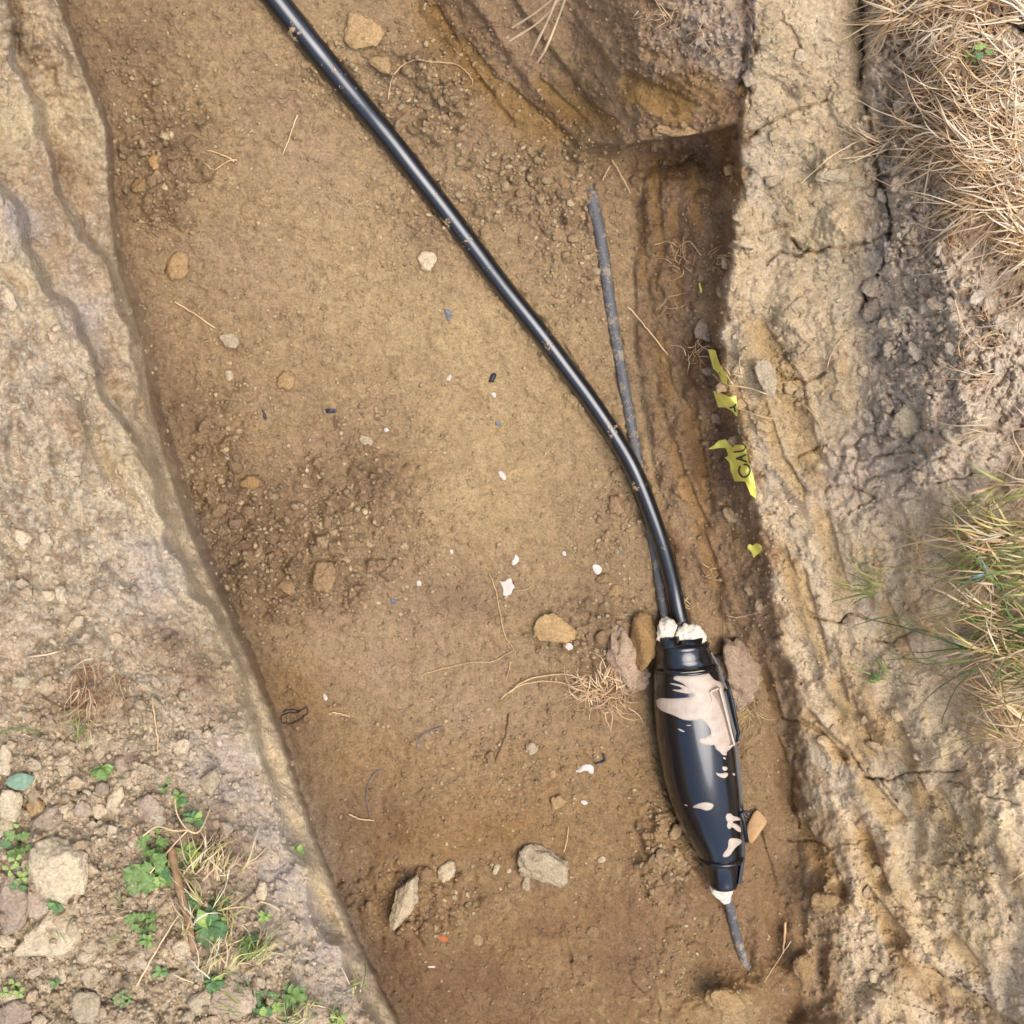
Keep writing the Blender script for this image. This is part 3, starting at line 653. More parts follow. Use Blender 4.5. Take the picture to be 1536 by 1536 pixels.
stone(669, 1308, 37, 27, -18, P_, 'pale angular clod between the long narrow clod and the heart-shaped slab', 12, .7, 3, .2)
stone(789, 1326, 16, 30, 8, P_, 'small pale wedge touching the lower left of the heart-shaped slab', 14, .6, 3, .25)
stone(745, 1303, 11, 22, 25, P_, 'thin pale chip a little left of the heart-shaped slab', 17, .5, 2, .3)
stone(764, 1305, 9, 9, 0, P_, 'tiny pale chip touching the left side of the heart-shaped slab', 18, .5, 2, .3)
stone(903, 1289, 14, 10, 0, P_, 'small pale oval pebble right of the heart-shaped slab', 21, .6, 2, .3, 'pebble', 'pebble') if False else stone(903, 1289, 14, 10, 0, P_, 'small pale oval pebble right of the heart-shaped slab', 21, .6, 2, .3)
stone(799, 1124, 20, 20, 0, P_, 'round pale pebble alone on the middle of the lower trench floor', 22, .6, 3, .3)
stone(835, 1205, 20, 24, 30, T_, 'small wedge-shaped tan clod left of a white paper scrap', 25, .5, 3, .3)
stone(830, 1161, 10, 14, 0, T_, 'tiny tan clod above the wedge-shaped clod', 26, .5, 2, .3)
stone(641, 392, 27, 27, 0, P_, 'whitish round clod alone left of the thick cable', 28, .5, 3, .35)
stone(343, 511, 24, 26, 0, P_, 'pale crumbly clod in the upper left of the trench floor', 31, .6, 3, .3)
stone(429, 569, 24, 26, 0, T_, 'rounded tan clod in the left middle of the trench floor', 32, .7, 3, .3)
stone(548, 661, 20, 13, 15, P_, 'small smooth pale pebble at the centre left of the trench floor', 35, .6, 3, .3)
stone(375, 725, 26, 20, -10, M_clodmid, 'ochre yellow clod in the loose dirt by the left wall', 36, .8, 3, .3)
stone(486, 868, 50, 42, 0, B_, 'largest brown crumbly clod in the heap of loose dirt', 38, .75, 4, .3, rough=.13)
stone(432, 882, 28, 20, 10, B_, 'brown clod just left of the largest clod of the heap', 39, .7, 3, .3)
stone(270, 402, 30, 38, 10, T_, 'embedded oval clod near the upper left wall foot', 40, .35, 3, .4)
stone(212, 280, 24, 22, 20, T_, 'tan clod at the foot of the overhanging upper left bank', 41, .7, 3, .3)
stone(232, 244, 16, 18, 20, M_clodmid, 'small yellowish clod above the one under the left bank', 42, .7, 3, .3)
stone(343, 563, 12, 18, 0, P_, 'small pale oval pebble left of the rounded tan clod', 43, .6, 2, .3)
stone(834, 947, 60, 46, 25, T_, 'flat tan clod half sunk in the floor left of the joint', 44, .32, 4, .35, rough=.06)
stone(899, 958, 22, 26, 0, B_, 'brown clod between the flat sunken clod and the long pinkish lump', 45, .7, 3, .3)
stone(932, 990, 46, 92, -12, M_clodpink, 'long pinkish clay lump left of the joint behind the tan one', 47, .7, 4, .1, rough=.09, planes=6)
stone(967, 966, 38, 84, -4, M_clodmid, 'smooth tan clay lump leaning on the upper left side of the joint', 52, .9, 4, .08, rough=.05, planes=6)
stone(955, 1022, 60, 28, -20, M_clodpink, 'pinkish clay lump under the lower end of the two long lumps', 53, .7, 4, .2)
stone(1106, 1012, 60, 84, -14, M_clodpink, 'big pinkish crumbly lump of soil on the right side of the joint', 55, .8, 4, .15, rough=.2, planes=5)
stone(905, 869, 20, 16, 0, T_, 'small tan pebble just below the white blob left of the thin cable', 58, .7, 3, .3)
stone(922, 886, 26, 18, 0, T_, 'tan pebble below right of the small tan pebble by the thin cable', 59, .6, 3, .3)
stone(925, 758, 26, 28, 0, B_, 'brown clod beside the foot of the cables', 60, .7, 3, .3)
stone(736, 1134, 18, 20, 0, B_, 'brown clod at the end of the thin dark root on the lower floor', 61, .6, 3, .35)
stone(890, 1400, 22, 20, 0, B_, 'flat brown clod on the dark lower floor', 62, .4, 3, .35)
stone(717, 1408, 18, 20, 0, B_, 'small flat brown clod below the heart-shaped slab', 63, .4, 3, .35)
stone(553, 1362, 14, 20, 0, B_, 'small brown clod left of the long narrow clod', 64, .7, 2, .3)
stone(545, 45, 48, 52, -15, T_, 'large flat tan clod right of the thick cable at the top', 66, .3, 4, .35, rough=.1)
stone(572, 96, 36, 22, 10, T_, 'flat tan clod below the large one at the top', 67, .35, 3, .35)
# right bank
stone(1361, 634, 42, 54, -20, P_, 'upright pale clod standing beside an open crack in the right bank', 70, .8, 4, .3, rough=.1)
stone(1312, 433, 34, 32, 0, G_, 'upper of two knobbly grey clods on the right bank', 71, .8, 4, .25, rough=.12)
stone(1311, 463, 38, 32, -15, G_, 'lower of two knobbly grey clods on the right bank', 72, .8, 4, .25, rough=.12)
stone(1327, 484, 28, 22, 0, G_, 'small grey clod below the two knobbly ones', 73, .8, 3, .25)
stone(1150, 565, 26, 56, -20, P_, 'pale oblong clod on the crest right of the yellow tape', 74, .5, 4, .35)
stone(1406, 455, 36, 22, 0, G_, 'grey clod right of the two knobbly ones', 75, .7, 3, .3)
stone(1416, 375, 18, 36, 0, G_, 'narrow grey clod on the right spoil under the dry grass', 76, .7, 3, .3)
stone(1260, 264, 54, 22, -8, P_, 'long pale clod among cracks left of the dry grass', 77, .7, 4, .3, rough=.12)
stone(1234, 262, 20, 20, 0, P_, 'small pale clod at the left end of the long pale clod', 78, .8, 3, .3)
stone(1295, 273, 30, 16, -10, P_, 'pale wedge clod right of the long pale clod', 79, .7, 3, .3)
stone(1265, 184, 16, 14, 0, G_, 'small grey clod in the crumbly pocket near the top right', 80, .8, 3, .3)
stone(1200, 85, 26, 20, 0, P_, 'small pale clod stuck on the smooth right slope near the top', 81, .4, 3, .4)
stone(1237, 1352, 44, 40, 0, T_, 'knobbly grey clod near the lower right edge of the trench', 82, .7, 4, .3, rough=.14)
stone(1205, 1452, 30, 44, -20, T_, 'pale crumbly clod hanging at the lower right end of the trench', 83, .7, 4, .3, rough=.14)
stone(1056, 497, 40, 30, 10, G_, 'pale clod above the upper end of the yellow tape', 84, .7, 3, .3)
stone(1090, 1500, 60, 40, 20, T_, 'broad tan lump at the bottom end of the trench', 86, .4, 4, .35, rough=.12)
stone(1010, 28, 24, 26, 0, O_, 'yellowish clod in the soil lump at the top', 87, .8, 3, .3) if False else None
stone(1112, 136, 22, 28, 0, O_, 'ochre clod wedged at the right end of the overhanging lip', 88, .8, 3, .3)
stone(1015, 196, 60, 22, -4, T_, 'flat tan plate of soil on the overhanging lip', 89, .5, 4, .3)
stone(988, 197, 18, 16, 0, T_, 'small rounded clod left of the flat plate on the lip', 90, .8, 3, .3)
# left bank
stone(100, 1300, 86, 84, 10, P_, 'biggest pale clod with hairline cracks on the lower left bank', 101, .55, 4, .3, rough=.1)
stone(76, 1398, 92, 66, -12, P_, 'broad pale clod below the biggest one on the left bank', 102, .5, 4, .3, rough=.1)
stone(14, 1355, 44, 78, 0, G_, 'grey clod cut off by the left edge of the picture', 103, .6, 4, .3, rough=.08)
stone(54, 1354, 40, 44, 0, G_, 'rounded grey clod between the grey edge clod and the biggest one', 104, .7, 3, .3)
stone(70, 1236, 36, 50, 25, G_, 'oblong grey-pink clod above the biggest clod', 106, .7, 4, .3)
stone(97, 1216, 28, 26, 0, P_, 'pale clod above right of the oblong grey-pink clod', 107, .7, 3, .3)
stone(57, 1212, 28, 28, 0, T_, 'tan clod above the oblong grey-pink clod', 108, .7, 3, .3)
stone(12, 1205, 32, 44, 0, P_, 'pale clod at the left edge above the clover', 109, .6, 3, .3)
stone(8, 1245, 22, 30, 0, P_, 'pale clod at the left edge below the clover', 110, .6, 3, .3)
stone(6, 1142, 22, 40, 0, P_, 'pale clod cut by the left edge above the single oval leaf', 111, .6, 3, .3)
stone(175, 1200, 26, 36, 30, P_, 'pale upright clod in the middle of the left rubble', 112, .7, 3, .3)
stone(182, 1147, 25, 25, 0, G_, 'round grey clod beside small grass below the dry rootlets', 113, .8, 3, .3, rough=.04)
stone(226, 1222, 40, 56, 10, G_, 'large grey-brown clod left of the weeds', 114, .5, 4, .35, rough=.1)
stone(122, 1217, 24, 26, 0, G_, 'small grey clod right of the pale clod in the left rubble', 115, .7, 3, .3)
stone(153, 1183, 22, 20, 0, G_, 'small grey clod below the round one in the left rubble', 116, .7, 3, .3)
stone(345, 1502, 70, 52, 0, G_, 'large grey crumbly clod at the bottom of the left bank', 117, .6, 4, .3, rough=.14)
stone(273, 1420, 24, 28, 0, P_, 'pale clod right below the brown stick', 118, .7, 3, .3)
stone(346, 1441, 26, 44, 15, P_, 'tall pale clod between weeds above the large grey clod', 119, .6, 3, .3)
stone(444, 1492, 26, 28, 0, P_, 'pale clod near the trench edge at the bottom of the left bank', 120, .7, 3, .3)
stone(416, 1507, 32, 24, 0, P_, 'pale flat clod right of the large grey crumbly clod', 121, .6, 3, .3)
stone(300, 1503, 34, 26, -20, P_, 'pale clod left of the large grey crumbly clod', 122, .7, 3, .3)
stone(392, 1338, 18, 28, 0, P_, 'small pale clod near a tiny green sprout by the trench edge', 123, .6, 3, .3)
stone(314, 1172, 26, 34, 0, P_, 'pale clod right of the upper green sprout', 124, .6, 3, .3)
stone(130, 1512, 46, 40, 0, P_, 'pale clod at the very bottom of the left bank', 125, .6, 4, .3)
stone(22, 1520, 54, 40, 0, G_, 'greyish clod in the bottom left corner', 126, .6, 4, .3)
stone(130, 1462, 24, 30, 20, P_, 'angular pale clod right of the bottom clover', 127, .7, 3, .3)
stone(30, 1025, 30, 20, 0, P_, 'pale clod at the left edge far above the oval leaf', 128, .7, 3, .3)

# loose clods: the 300 largest are things of their own, the rest is one mass per area
LM = [(100,1300,'the biggest pale clod'),(182,1147,'the round grey clod'),(270,1340,'the brown stick'),(345,1502,'the large grey crumbly clod'),
      (25,1480,'the bottom clover'),(30,1172,'the oval leaf'),(486,868,'the heap of dirt'),(375,725,'the ochre yellow clod'),(212,280,'the upper left bank edge'),
      (641,392,'the whitish round clod'),(545,45,'the flat top clod'),(607,1347,'the long narrow clod'),(817,1301,'the heart-shaped slab'),(1050,1150,'the black cable joint'),
      (925,758,'the crossing of the two cables'),(900,380,'the old thin cable'),(1105,700,'the lettered yellow tape'),(1312,433,'the two knobbly grey clods'),(1361,634,'the upright pale clod'),
      (1450,150,'the dry grass'),(1460,920,'the green grass'),(1237,1352,'the lower right grey clod'),(1440,1300,'the torn clay patch'),(1015,196,'the overhanging lip'),
      (740,200,'the spade marks at the top'),(800,1124,'the round pale pebble'),(834,947,'the flat sunken clod'),(1200,200,'the smooth right slope')]
def where(x, y):
    b = min(LM, key=lambda l: (l[0]-x)**2+(l[1]-y)**2); dx, dy = x-b[0], y-b[1]
    d = math.hypot(dx, dy); a = math.degrees(math.atan2(-dy, dx)) % 360
    wd = ['right of', 'above and right of', 'above', 'above and left of', 'left of', 'below and left of', 'below', 'below and right of'][int((a+22.5)//45) % 8]
    ds = 'just ' if d < 60 else ('' if d < 130 else 'well ')
    wd = wd.replace(' and ', ' ')
    return ds+wd+' '+b[2]
prom = np.array([(o.location[0], o.location[1], max(o.dimensions[:2]) if False else .02) for o in COL.objects if o.name.startswith('soil_clod')])
cr = scatter(52000, 2.3, 15, 2.15)
ok = (dpoly(THICK, cr[:,0], cr[:,1]) > cr[:,2]*.7+12.5) & (dpoly(THIN, cr[:,0], cr[:,1]) > cr[:,2]*.6+7)
jcx = np.interp(cr[:,1], [p[0] for p in JL], [(p[1]+p[2])/2 for p in JL]); jwx = np.interp(cr[:,1], [p[0] for p in JL], [(p[2]-p[1])/2 for p in JL])
ok &= ~((np.abs(cr[:,0]-jcx) < jwx+6) & (cr[:,1] > 930) & (cr[:,1] < 1345))
# keep big crumbs off the steep faces
ei = np.interp(cr[:,1], YK, [-60,84,160,162,176,210,222,246,283,328,376,410,441,476,520,586,868])
ci = np.interp(cr[:,1], YK, [-260,-150,-60,8,50,122,166,214,256,312,364,398,428,462,508,578,860])
steep = (cr[:,0] > ci-12) & (cr[:,0] < ei+10)
ok &= ~(steep & (cr[:,2] > 3.0)) & ~(steep & (rs.uniform(0,1,len(cr)) < .6))
cr = cr[ok]; cr = cr[np.argsort(-cr[:,2])]
NI = 215
small = {}
for mname, mm in (('p', P_), ('t', T_), ('g', G_), ('b', B_)):
    small[mname] = []
    for s_ in range(5):
        v, f = clod_shape(3, 300+s_*7+ord(mname), 12, .15, .75); small[mname].append(mesh_of('soil_clod', v, f, M_loose, True))
def soilkind(x, y):
    e = np.interp(y, YK, [-60,84,160,162,176,210,222,246,283,328,376,410,441,476,520,586,868])
    c = np.interp(y, YK, [700,920,938,945,950,952,962,976,998,1045,1132,1160,1186,1200,1206,1196,1190])
    if x < e: return 'ppgt'[rnd.randrange(4)] if rnd.random() < .97 else 't'
    if x < c+60: return 'bbtb'[rnd.randrange(4)]
    return 'ggpt'[rnd.randrange(4)] if x > 1290 else 'tptg'[rnd.randrange(4)]
cname = {'p': 'pale', 't': 'tan', 'g': 'greyish', 'b': 'brown'}
for (x, y, r) in cr[:NI].tolist():
    if not (-12 < x < 1548 and -12 < y < 1548): continue
    kk = soilkind(x, y); z0 = GZ(x, y); s = r*pm(z0)
    me_ = rnd.choice(small[kk])
    o = obj('soil_clod', me_, None, W(x, y, z0+s*.12), (rnd.uniform(-.4,.4), rnd.uniform(-.4,.4), rnd.uniform(0, 6.28)), (s*rnd.uniform(.9,1.25), s*rnd.uniform(.75,1), s*rnd.uniform(.6,.9)))
    tg = {'p': pale, 't': tan, 'g': grey, 'b': brown}[kk]; cl = np.clip((gcol(x, y)*.65+tg*.35)*rnd.uniform(.9, 1.2), 0, .9); o.color = tuple(cl)+(1,)
    sz = 'small' if r < 8 else ('middling' if r < 10.5 else 'larger')
    wh = where(x, y); SEEN = globals().setdefault('SEEN', {})
    if True:
      lab_ = '%s %s %s clod %s' % (sz, ['angular','lumpy','knobbly','blocky','uneven'][small[kk].index(me_)], cname[kk], wh)
      for ex in ('', 'flattish ', 'tilted ', 'upright ', 'half-buried '):
          if ex+lab_ not in SEEN or ex == 'half-buried ': break
      if ex == 'flattish ': o.scale[2] *= .6
      if ex == 'tilted ': o.rotation_euler[0] += .6
      if ex == 'upright ': o.scale[2] *= 1.4
      if ex == 'half-buried ': o.location.z -= s*.25
      SEEN[ex+lab_] = 1; tag(o, ex+lab_, 'clod', 'loose clods '+wh)

areas = {'left': [], 'floor': [], 'right': []}
for (x, y, r) in cr[NI:].tolist():
    e = np.interp(y, YK, [-60,84,160,162,176,210,222,246,283,328,376,410,441,476,520,586,868])
    c = np.interp(y, YK, [700,920,938,945,950,952,962,976,998,1045,1132,1160,1186,1200,1206,1196,1190])
    areas['left' if x < e else ('floor' if x < c else 'right')].append((x, y, r))
protoS = [clod_shape(1, 500+i, 7, .12, .8) for i in range(10)]
tets = []
for i in range(8):
    bm = bmesh.new(); bmesh.ops.create_cube(bm, size=1.6)
    v = np.array([a.co[:] for a in bm.verts])*np.random.RandomState(i).uniform(.65, 1.1, (8, 3)); f = [tuple(a.index for a in b.verts) for b in bm.faces]; bm.free(); tets.append((v, f))
for an, lst in areas.items():
    VV, FF, CC = [], [], []; off = 0
    for (x, y, r) in lst:
        v, f = protoS[rnd.randrange(10)] if r > 3.6 else tets[rnd.randrange(8)]
        z0 = GZ(x, y); s = r*pm(z0)
        E = np.array(Euler((rnd.uniform(-.6,.6), rnd.uniform(-.6,.6), rnd.uniform(0,6.28))).to_matrix())
        p = (v*np.array([s*rnd.uniform(.85,1.25), s*rnd.uniform(.75,1), s*rnd.uniform(.55,.9)]))@E.T+np.array(W(x, y, z0+s*.1))
        base = CO[int((y-fine[0])/ST)+I0 if -28<y<1562 else I0, int((x-fine[0])/ST)+I0 if -28<x<1562 else I0]
        k_ = rnd.uniform(.85, 1.22); gcol = base*k_*(1-.25)+np.array(C3(200,178,142))*.25*k_
        if an == 'floor' and rnd.random() < .16: gcol = np.array(C3(205,182,142))*rnd.uniform(.85, 1.15)
        VV.append(p); FF += [tuple(i+off for i in q_) for q_ in f]; CC.append(np.tile(gcol, (len(v), 1))); off += len(v)
    VV = np.concatenate(VV); CC = np.concatenate(CC)
    o = obj('soil_crumbs', mesh_of('soil_crumbs', VV.tolist(), FF, M_crumb, True, np.clip(CC, .01, .9)))
    tag(o, {'left': 'loose pale crumbs of soil strewn over the left bank', 'floor': 'loose brown crumbs of soil strewn over the trench floor', 'right': 'loose tan crumbs of soil strewn over the right bank'}[an], 'soil crumbs', None, 'stuff')

# ------------------------------------------------------------------ cables
def cable(name, P, rpx, dz, m, label, bumps=()):
    pts = []
    n = len(P)
    cs = catmull([Vector((p[0], p[1], 0)) for p in P], 5)
    rr = []
    for i, p in enumerate(cs):
        f = i/(len(cs)-1); r = np.interp(f, [0, .5, 1], rpx)*pm(.05)
        z = float(gz(ZG, np.array(p.x), np.array(p.y)))+dz(f)+r*.5; rr.append(r); pts.append((p.x, p.y, z))
    zs = np.array([p[2] for p in pts])
    for _ in range(8): zs[1:-1] = (zs[:-2]+2*zs[1:-1]+zs[2:])/4
    P3_ = [W(a, b, z) for (a, b, _), z in zip(pts, zs)]
    v, f = tube(P3_, rr, 20)
    return top_mesh(name, v, f, m, label, 'cable')
cable('cable', THICK, [16.5, 14.0, 12.3], lambda f: .0+.024*smooth(.55, .8, np.array(f))+.012*smooth(.9, 1, np.array(f)), M_cable, 'thick glossy new black cable running from the top down to the joint')
cable('cable', THIN, [9.0, 8.2, 7.4], lambda f: -.003-.028*smooth(.07, 0, np.array(f))+.022*smooth(.93, 1, np.array(f)), M_old, 'thin old grey-black cable caked with soil along the right wall')
cable('cable', OUT, [7.0, 8.0, 8.0], lambda f: .03*smooth(.5, 0, np.array(f))-.02*smooth(.7, 1, np.array(f)), M_old, 'short scuffed cable end leaving the bottom of the joint into soil')

# ------------------------------------------------------------------ the cable joint
ZC = .068
J = empty('cable_joint', W(1046, 1150, .0), 'black torpedo-shaped cable joint splashed with beige resin', 'cable joint')
st = [(996,985,1070),(1004,984,1073),(1006,983,1076),(1020,983,1079),(1050,983,1087),(1075,985,1092),(1100,987,1096),(1130,992,1100),(1160,997,1103),(1186,1004,1106),
      (1208,1011,1108),(1232,1020,1110),(1252,1031,1111),(1274,1044,1111),(1284,1050,1110),(1287,1051,1111),(1290,1053,1111),(1293,1055,1108),(1310,1061,1106),(1322,1066,1105),(1325,1065,1106),(1330,1067,1105)]
def rings(st, seg=40, hz=.95, zc=ZC, lift=None):
    vs = []; fs = []
    yax = W(1046, 1330, zc)-W(1026, 990, zc); yax.normalize()
    for i, (y, l, r) in enumerate(st):
        z = zc if lift is None else lift(y)
        # stations lie square to the axis
        tilt = -.17*(r-l)/2
        a = W(l, y-tilt*.0+6*(r-l)/110, z); b = W(r, y-6*(r-l)/110, z); c = (a+b)/2; h = (b-a)/2; R = h.length
        for k_ in range(seg):
            t = 2*math.pi*k_/seg; vs.append(c+h*math.cos(t)+Vector((0,0,1))*math.sin(t)*R*hz)
    n = len(st)
    for i in range(n-1):
        for k_ in range(seg):
            a = i*seg+k_; b = i*seg+(k_+1) % seg; fs.append((b, a, a+seg, b+seg))
    fs.append(tuple(range(seg))); fs.append(tuple(range((n-1)*seg, n*seg))[::-1])
    return vs, fs
zax = lambda y: float(np.interp(y, [990, 1200, 1330], [.072, .068, .052]))
bv, bf = rings(st, 48, .93, ZC, zax)
BVH = BVHTree.FromPolygons([Vector(v) for v in bv], bf)
child_mesh('body', bv, bf, M_joint, J)
# twin necks at the upper end, seam ring
def neck(P, rp, m=M_joint, seg=28):
    pts = [W(x, y, zax(y) + dz) for x, y, dz in P]
    return tube(pts, [r*pm(.07) for r in rp], seg)
child_mesh('neck', *neck([(1003,954,0),(1004,975,0),(1006,985,-.004)], [17,19,19]), M_joint, J)
child_mesh('neck', *neck([(1034,956,0),(1036,975,0),(1037,985,-.004)], [23,26,26]), M_joint, J)
wv, wf = rings([(964,986,1060),(967,985,1062),(971,985,1062),(973,986,1061),(985,985,1066),(999,984,1073)], 40, .86, ZC, zax)
child_mesh('shoulder', wv, wf, M_joint, J)
# split flange down the right-hand side, with rim clips
def strip(P, wv_, hv, m, name, parent=J, z=None, up=0):
    pts = [W(x, y, (zax(y) if z is None else z)+up) for x, y in P]
    vs, fs = [], []
    for i, p in enumerate(pts):
        t = (pts[min(i+1, len(pts)-1)]-pts[max(i-1, 0)]).normalized(); s = t.cross(Vector((0,0,1))).normalized()
        for a, b in ((-1,-1),(1,-1),(1,1),(-1,1)): vs.append(p+s*a*wv_/2+Vector((0,0,1))*b*hv/2)
    for i in range(len(pts)-1):
        for k_ in range(4): a = i*4+k_; b = i*4+(k_+1) % 4; fs.append((a, b, b+4, a+4))
    fs += [(3,2,1,0), tuple(len(vs)-4+i for i in range(4))]
    return child_mesh(name, vs, fs, m, parent, False)
strip([(1064,978),(1070,990),(1077,1003),(1086,1035),(1096,1075),(1102,1120),(1107,1165),(1111,1210),(1114,1250),(1113,1290),(1108,1325)], .007, .012, M_joint2, 'flange', up=.010)
child_mesh('seam_ring', *rings([(999,984,1074),(1001,983,1075.5),(1003,984,1075)], 48, .95, ZC, zax), M_joint, J)
child_mesh('seam_ring', *rings([(1284,1049,1113),(1287,1048,1114),(1290,1051,1113)], 48, .97, ZC, zax), M_joint, J)
# filling port: a box-shaped trough with resin inside, on the right shoulder
def box(c, ax_, ay_, az_):
    vs = [c+ax_*a+ay_*b+az_*d for a in (-1,1) for b in (-1,1) for d in (-1,1)]
    return vs, [(0,1,3,2),(4,6,7,5),(0,4,5,1),(2,3,7,6),(0,2,6,4),(1,5,7,3)]
A0 = W(1068, 1032, .118); A1 = W(1090, 1116, .108)
ay = (A1-A0).normalized(); sx = ay.cross(Vector((0,0,1))).normalized()*-1; uz = Vector((0,0,1)); L_ = (A1-A0).length
mid = (A0+A1)/2
if sx.x < 0: sx = -sx
prt = join(box(mid-sx*.009, sx*.0012, ay*L_/2, uz*.016), box(mid+sx*.009, sx*.0016, ay*L_/2, uz*.018),
           box(A0, sx*.0078, ay*.0014, uz*.016), box(A1, sx*.0078, ay*.0014, uz*.016))
child_mesh('filling_port', *prt, M_resin, J, False)
child_mesh('port_resin', *box(mid+uz*.001, sx*.0077, ay*(L_/2-.0015), uz*.010), M_resind, J, False)
strip([(1084,1034),(1092,1062),(1100,1092),(1103,1106)], .013, .030, M_joint2, 'port_lid', z=.095)
child_mesh('port_lid_edge', *tube([W(1090,1022,.118), W(1096,1040,.12), W(1104,1080,.115), W(1108,1100,.112), W(1104,1112,.108)], .0032, 8), M_joint2, J)
strip([(1098,1048),(1099,1058),(1101,1068)], .010, .006, M_joint2, 'catch', z=.11)
# locking lever lower down, with crumpled wire
child_mesh('lever', *tube([W(1108,1222,.098), W(1112,1219,.100), W(1116,1232,.100), W(1120,1262,.094)], .0042, 8), M_joint2, J)
strip([(1104,1210),(1112,1217),(1118,1222)], .008, .012, M_joint2, 'lever_mount', z=.092)
wp = [W(1112+rnd.uniform(0,16), 1212+rnd.uniform(0,22), .09+rnd.uniform(0,.015)) for _ in range(14)]
child_mesh('wire_tangle', *tube(catmull(wp, 3), .0010, 5), M_joint2, J)

# putty collars: lumpy
def lump(name, px, py, wpx, hpx, zf, z, seed, m, parent, deg=0, taper=0, rough=.14):
    v, f = clod_shape(4, seed, 6, rough)
    s = pm(z); v = v.copy()
    v *= np.array([wpx*s/2, hpx*s/2, min(wpx, hpx)*s/2*zf])
    if taper: v[:, 0] *= 1+taper*v[:, 1]/(hpx*s/2); v[:, 2] *= 1+taper*.7*v[:, 1]/(hpx*s/2)
    a = R_(-deg); c, s_ = math.cos(a), math.sin(a)
    v = v@np.array([[c, s_, 0], [-s_, c, 0], [0, 0, 1]])+np.array(W(px, py, z))
    return child_mesh(name, v.tolist(), f, m, parent)
lump('sealing_putty', 1001, 946, 35, 40, 1.0, .075, 601, M_putty, J, -8, -.12, .11)
lump('sealing_putty', 1034, 953, 48, 42, .95, .078, 605, M_putty, J, -6, -.22, .11)
lump('sealing_putty', 1087, 1336, 40, 44, .9, .052, 611, M_putty, J, -10, .42, .08)
o_ = lump('sealing_putty', 988, 950, 9, 8, 1, .07, 613, M_resin, J); o_['label'] = 'small beige putty nub sticking out at the left'

# resin spilled over the body: thin skins lying on its surface
def inside(P, x, y):
    c = False; j = len(P)-1
    for i in range(len(P)):
        xi, yi = P[i]; xj, yj = P[j]
        if (yi > y) != (yj > y) and x < (xj-xi)*(y-yi)/(yj-yi)+xi: c = not c
        j = i
    return c
def nearest(P, x, y):
    b = 1e9; r = None
    for i in range(len(P)):
        x0, y0 = P[i]; x1, y1 = P[(i+1) % len(P)]
        l = (x1-x0)**2+(y1-y0)**2; t = max(0, min(1, ((x-x0)*(x1-x0)+(y-y0)*(y1-y0))/(l or 1)))
        px, py = x0+t*(x1-x0), y0+t*(y1-y0); d = math.hypot(px-x, py-y)
        if d < b: b = d; r = (px, py)
    return b, r
def roundpoly(P, n=3):
    for _ in range(n):
        Q = []
        for i in range(len(P)):
            a, b = P[i], P[(i+1) % len(P)]
            Q += [(a[0]*.75+b[0]*.25, a[1]*.75+b[1]*.25), (a[0]*.25+b[0]*.75, a[1]*.25+b[1]*.75)]
        P = Q
    return P
def skin(P, place, step=1.2, rd=2):
    P = roundpoly(P, rd); xs = [p[0] for p in P]; ys = [p[1] for p in P]
    x0, y0 = min(xs)-step, min(ys)-step; nx = int((max(xs)-x0)/step)+2; ny = int((max(ys)-y0)/step)+2
    ins = {}
    for j in range(ny):
        for i in range(nx): ins[i, j] = inside(P, x0+i*step, y0+j*step)
    used = {}; vs = []; fs = []
    def vid(i, j):
        if (i, j) in used: return used[i, j]
        x, y = x0+i*step, y0+j*step; d, q_ = nearest(P, x, y)
        if not ins[i, j]: x, y = q_; d = 0
        used[i, j] = len(vs); vs.append(place(x, y, d)); return used[i, j]
    for j in range(ny-1):
        for i in range(nx-1):
            c = [(i, j), (i+1, j), (i+1, j+1), (i, j+1)]
            if sum(ins[a] for a in c) >= 1: fs.append(tuple(vid(*a) for a in c)[::-1])
    return vs, fs
CAMP = Vector((0, 0, H))
def onbody(th):
    def f(x, y, d):
        tgt = W(x, y, .02); dr = (tgt-CAMP).normalized(); h = BVH.ray_cast(CAMP, dr)
        p = h[0] if h[0] is not None else W(x, y, zax(y)); n = h[1] if h[0] is not None else Vector((0,0,1))
        if n.z < 0: n = -n
        return p+n*(-.0004+th*(1-math.exp(-d/1.6)))
    return f
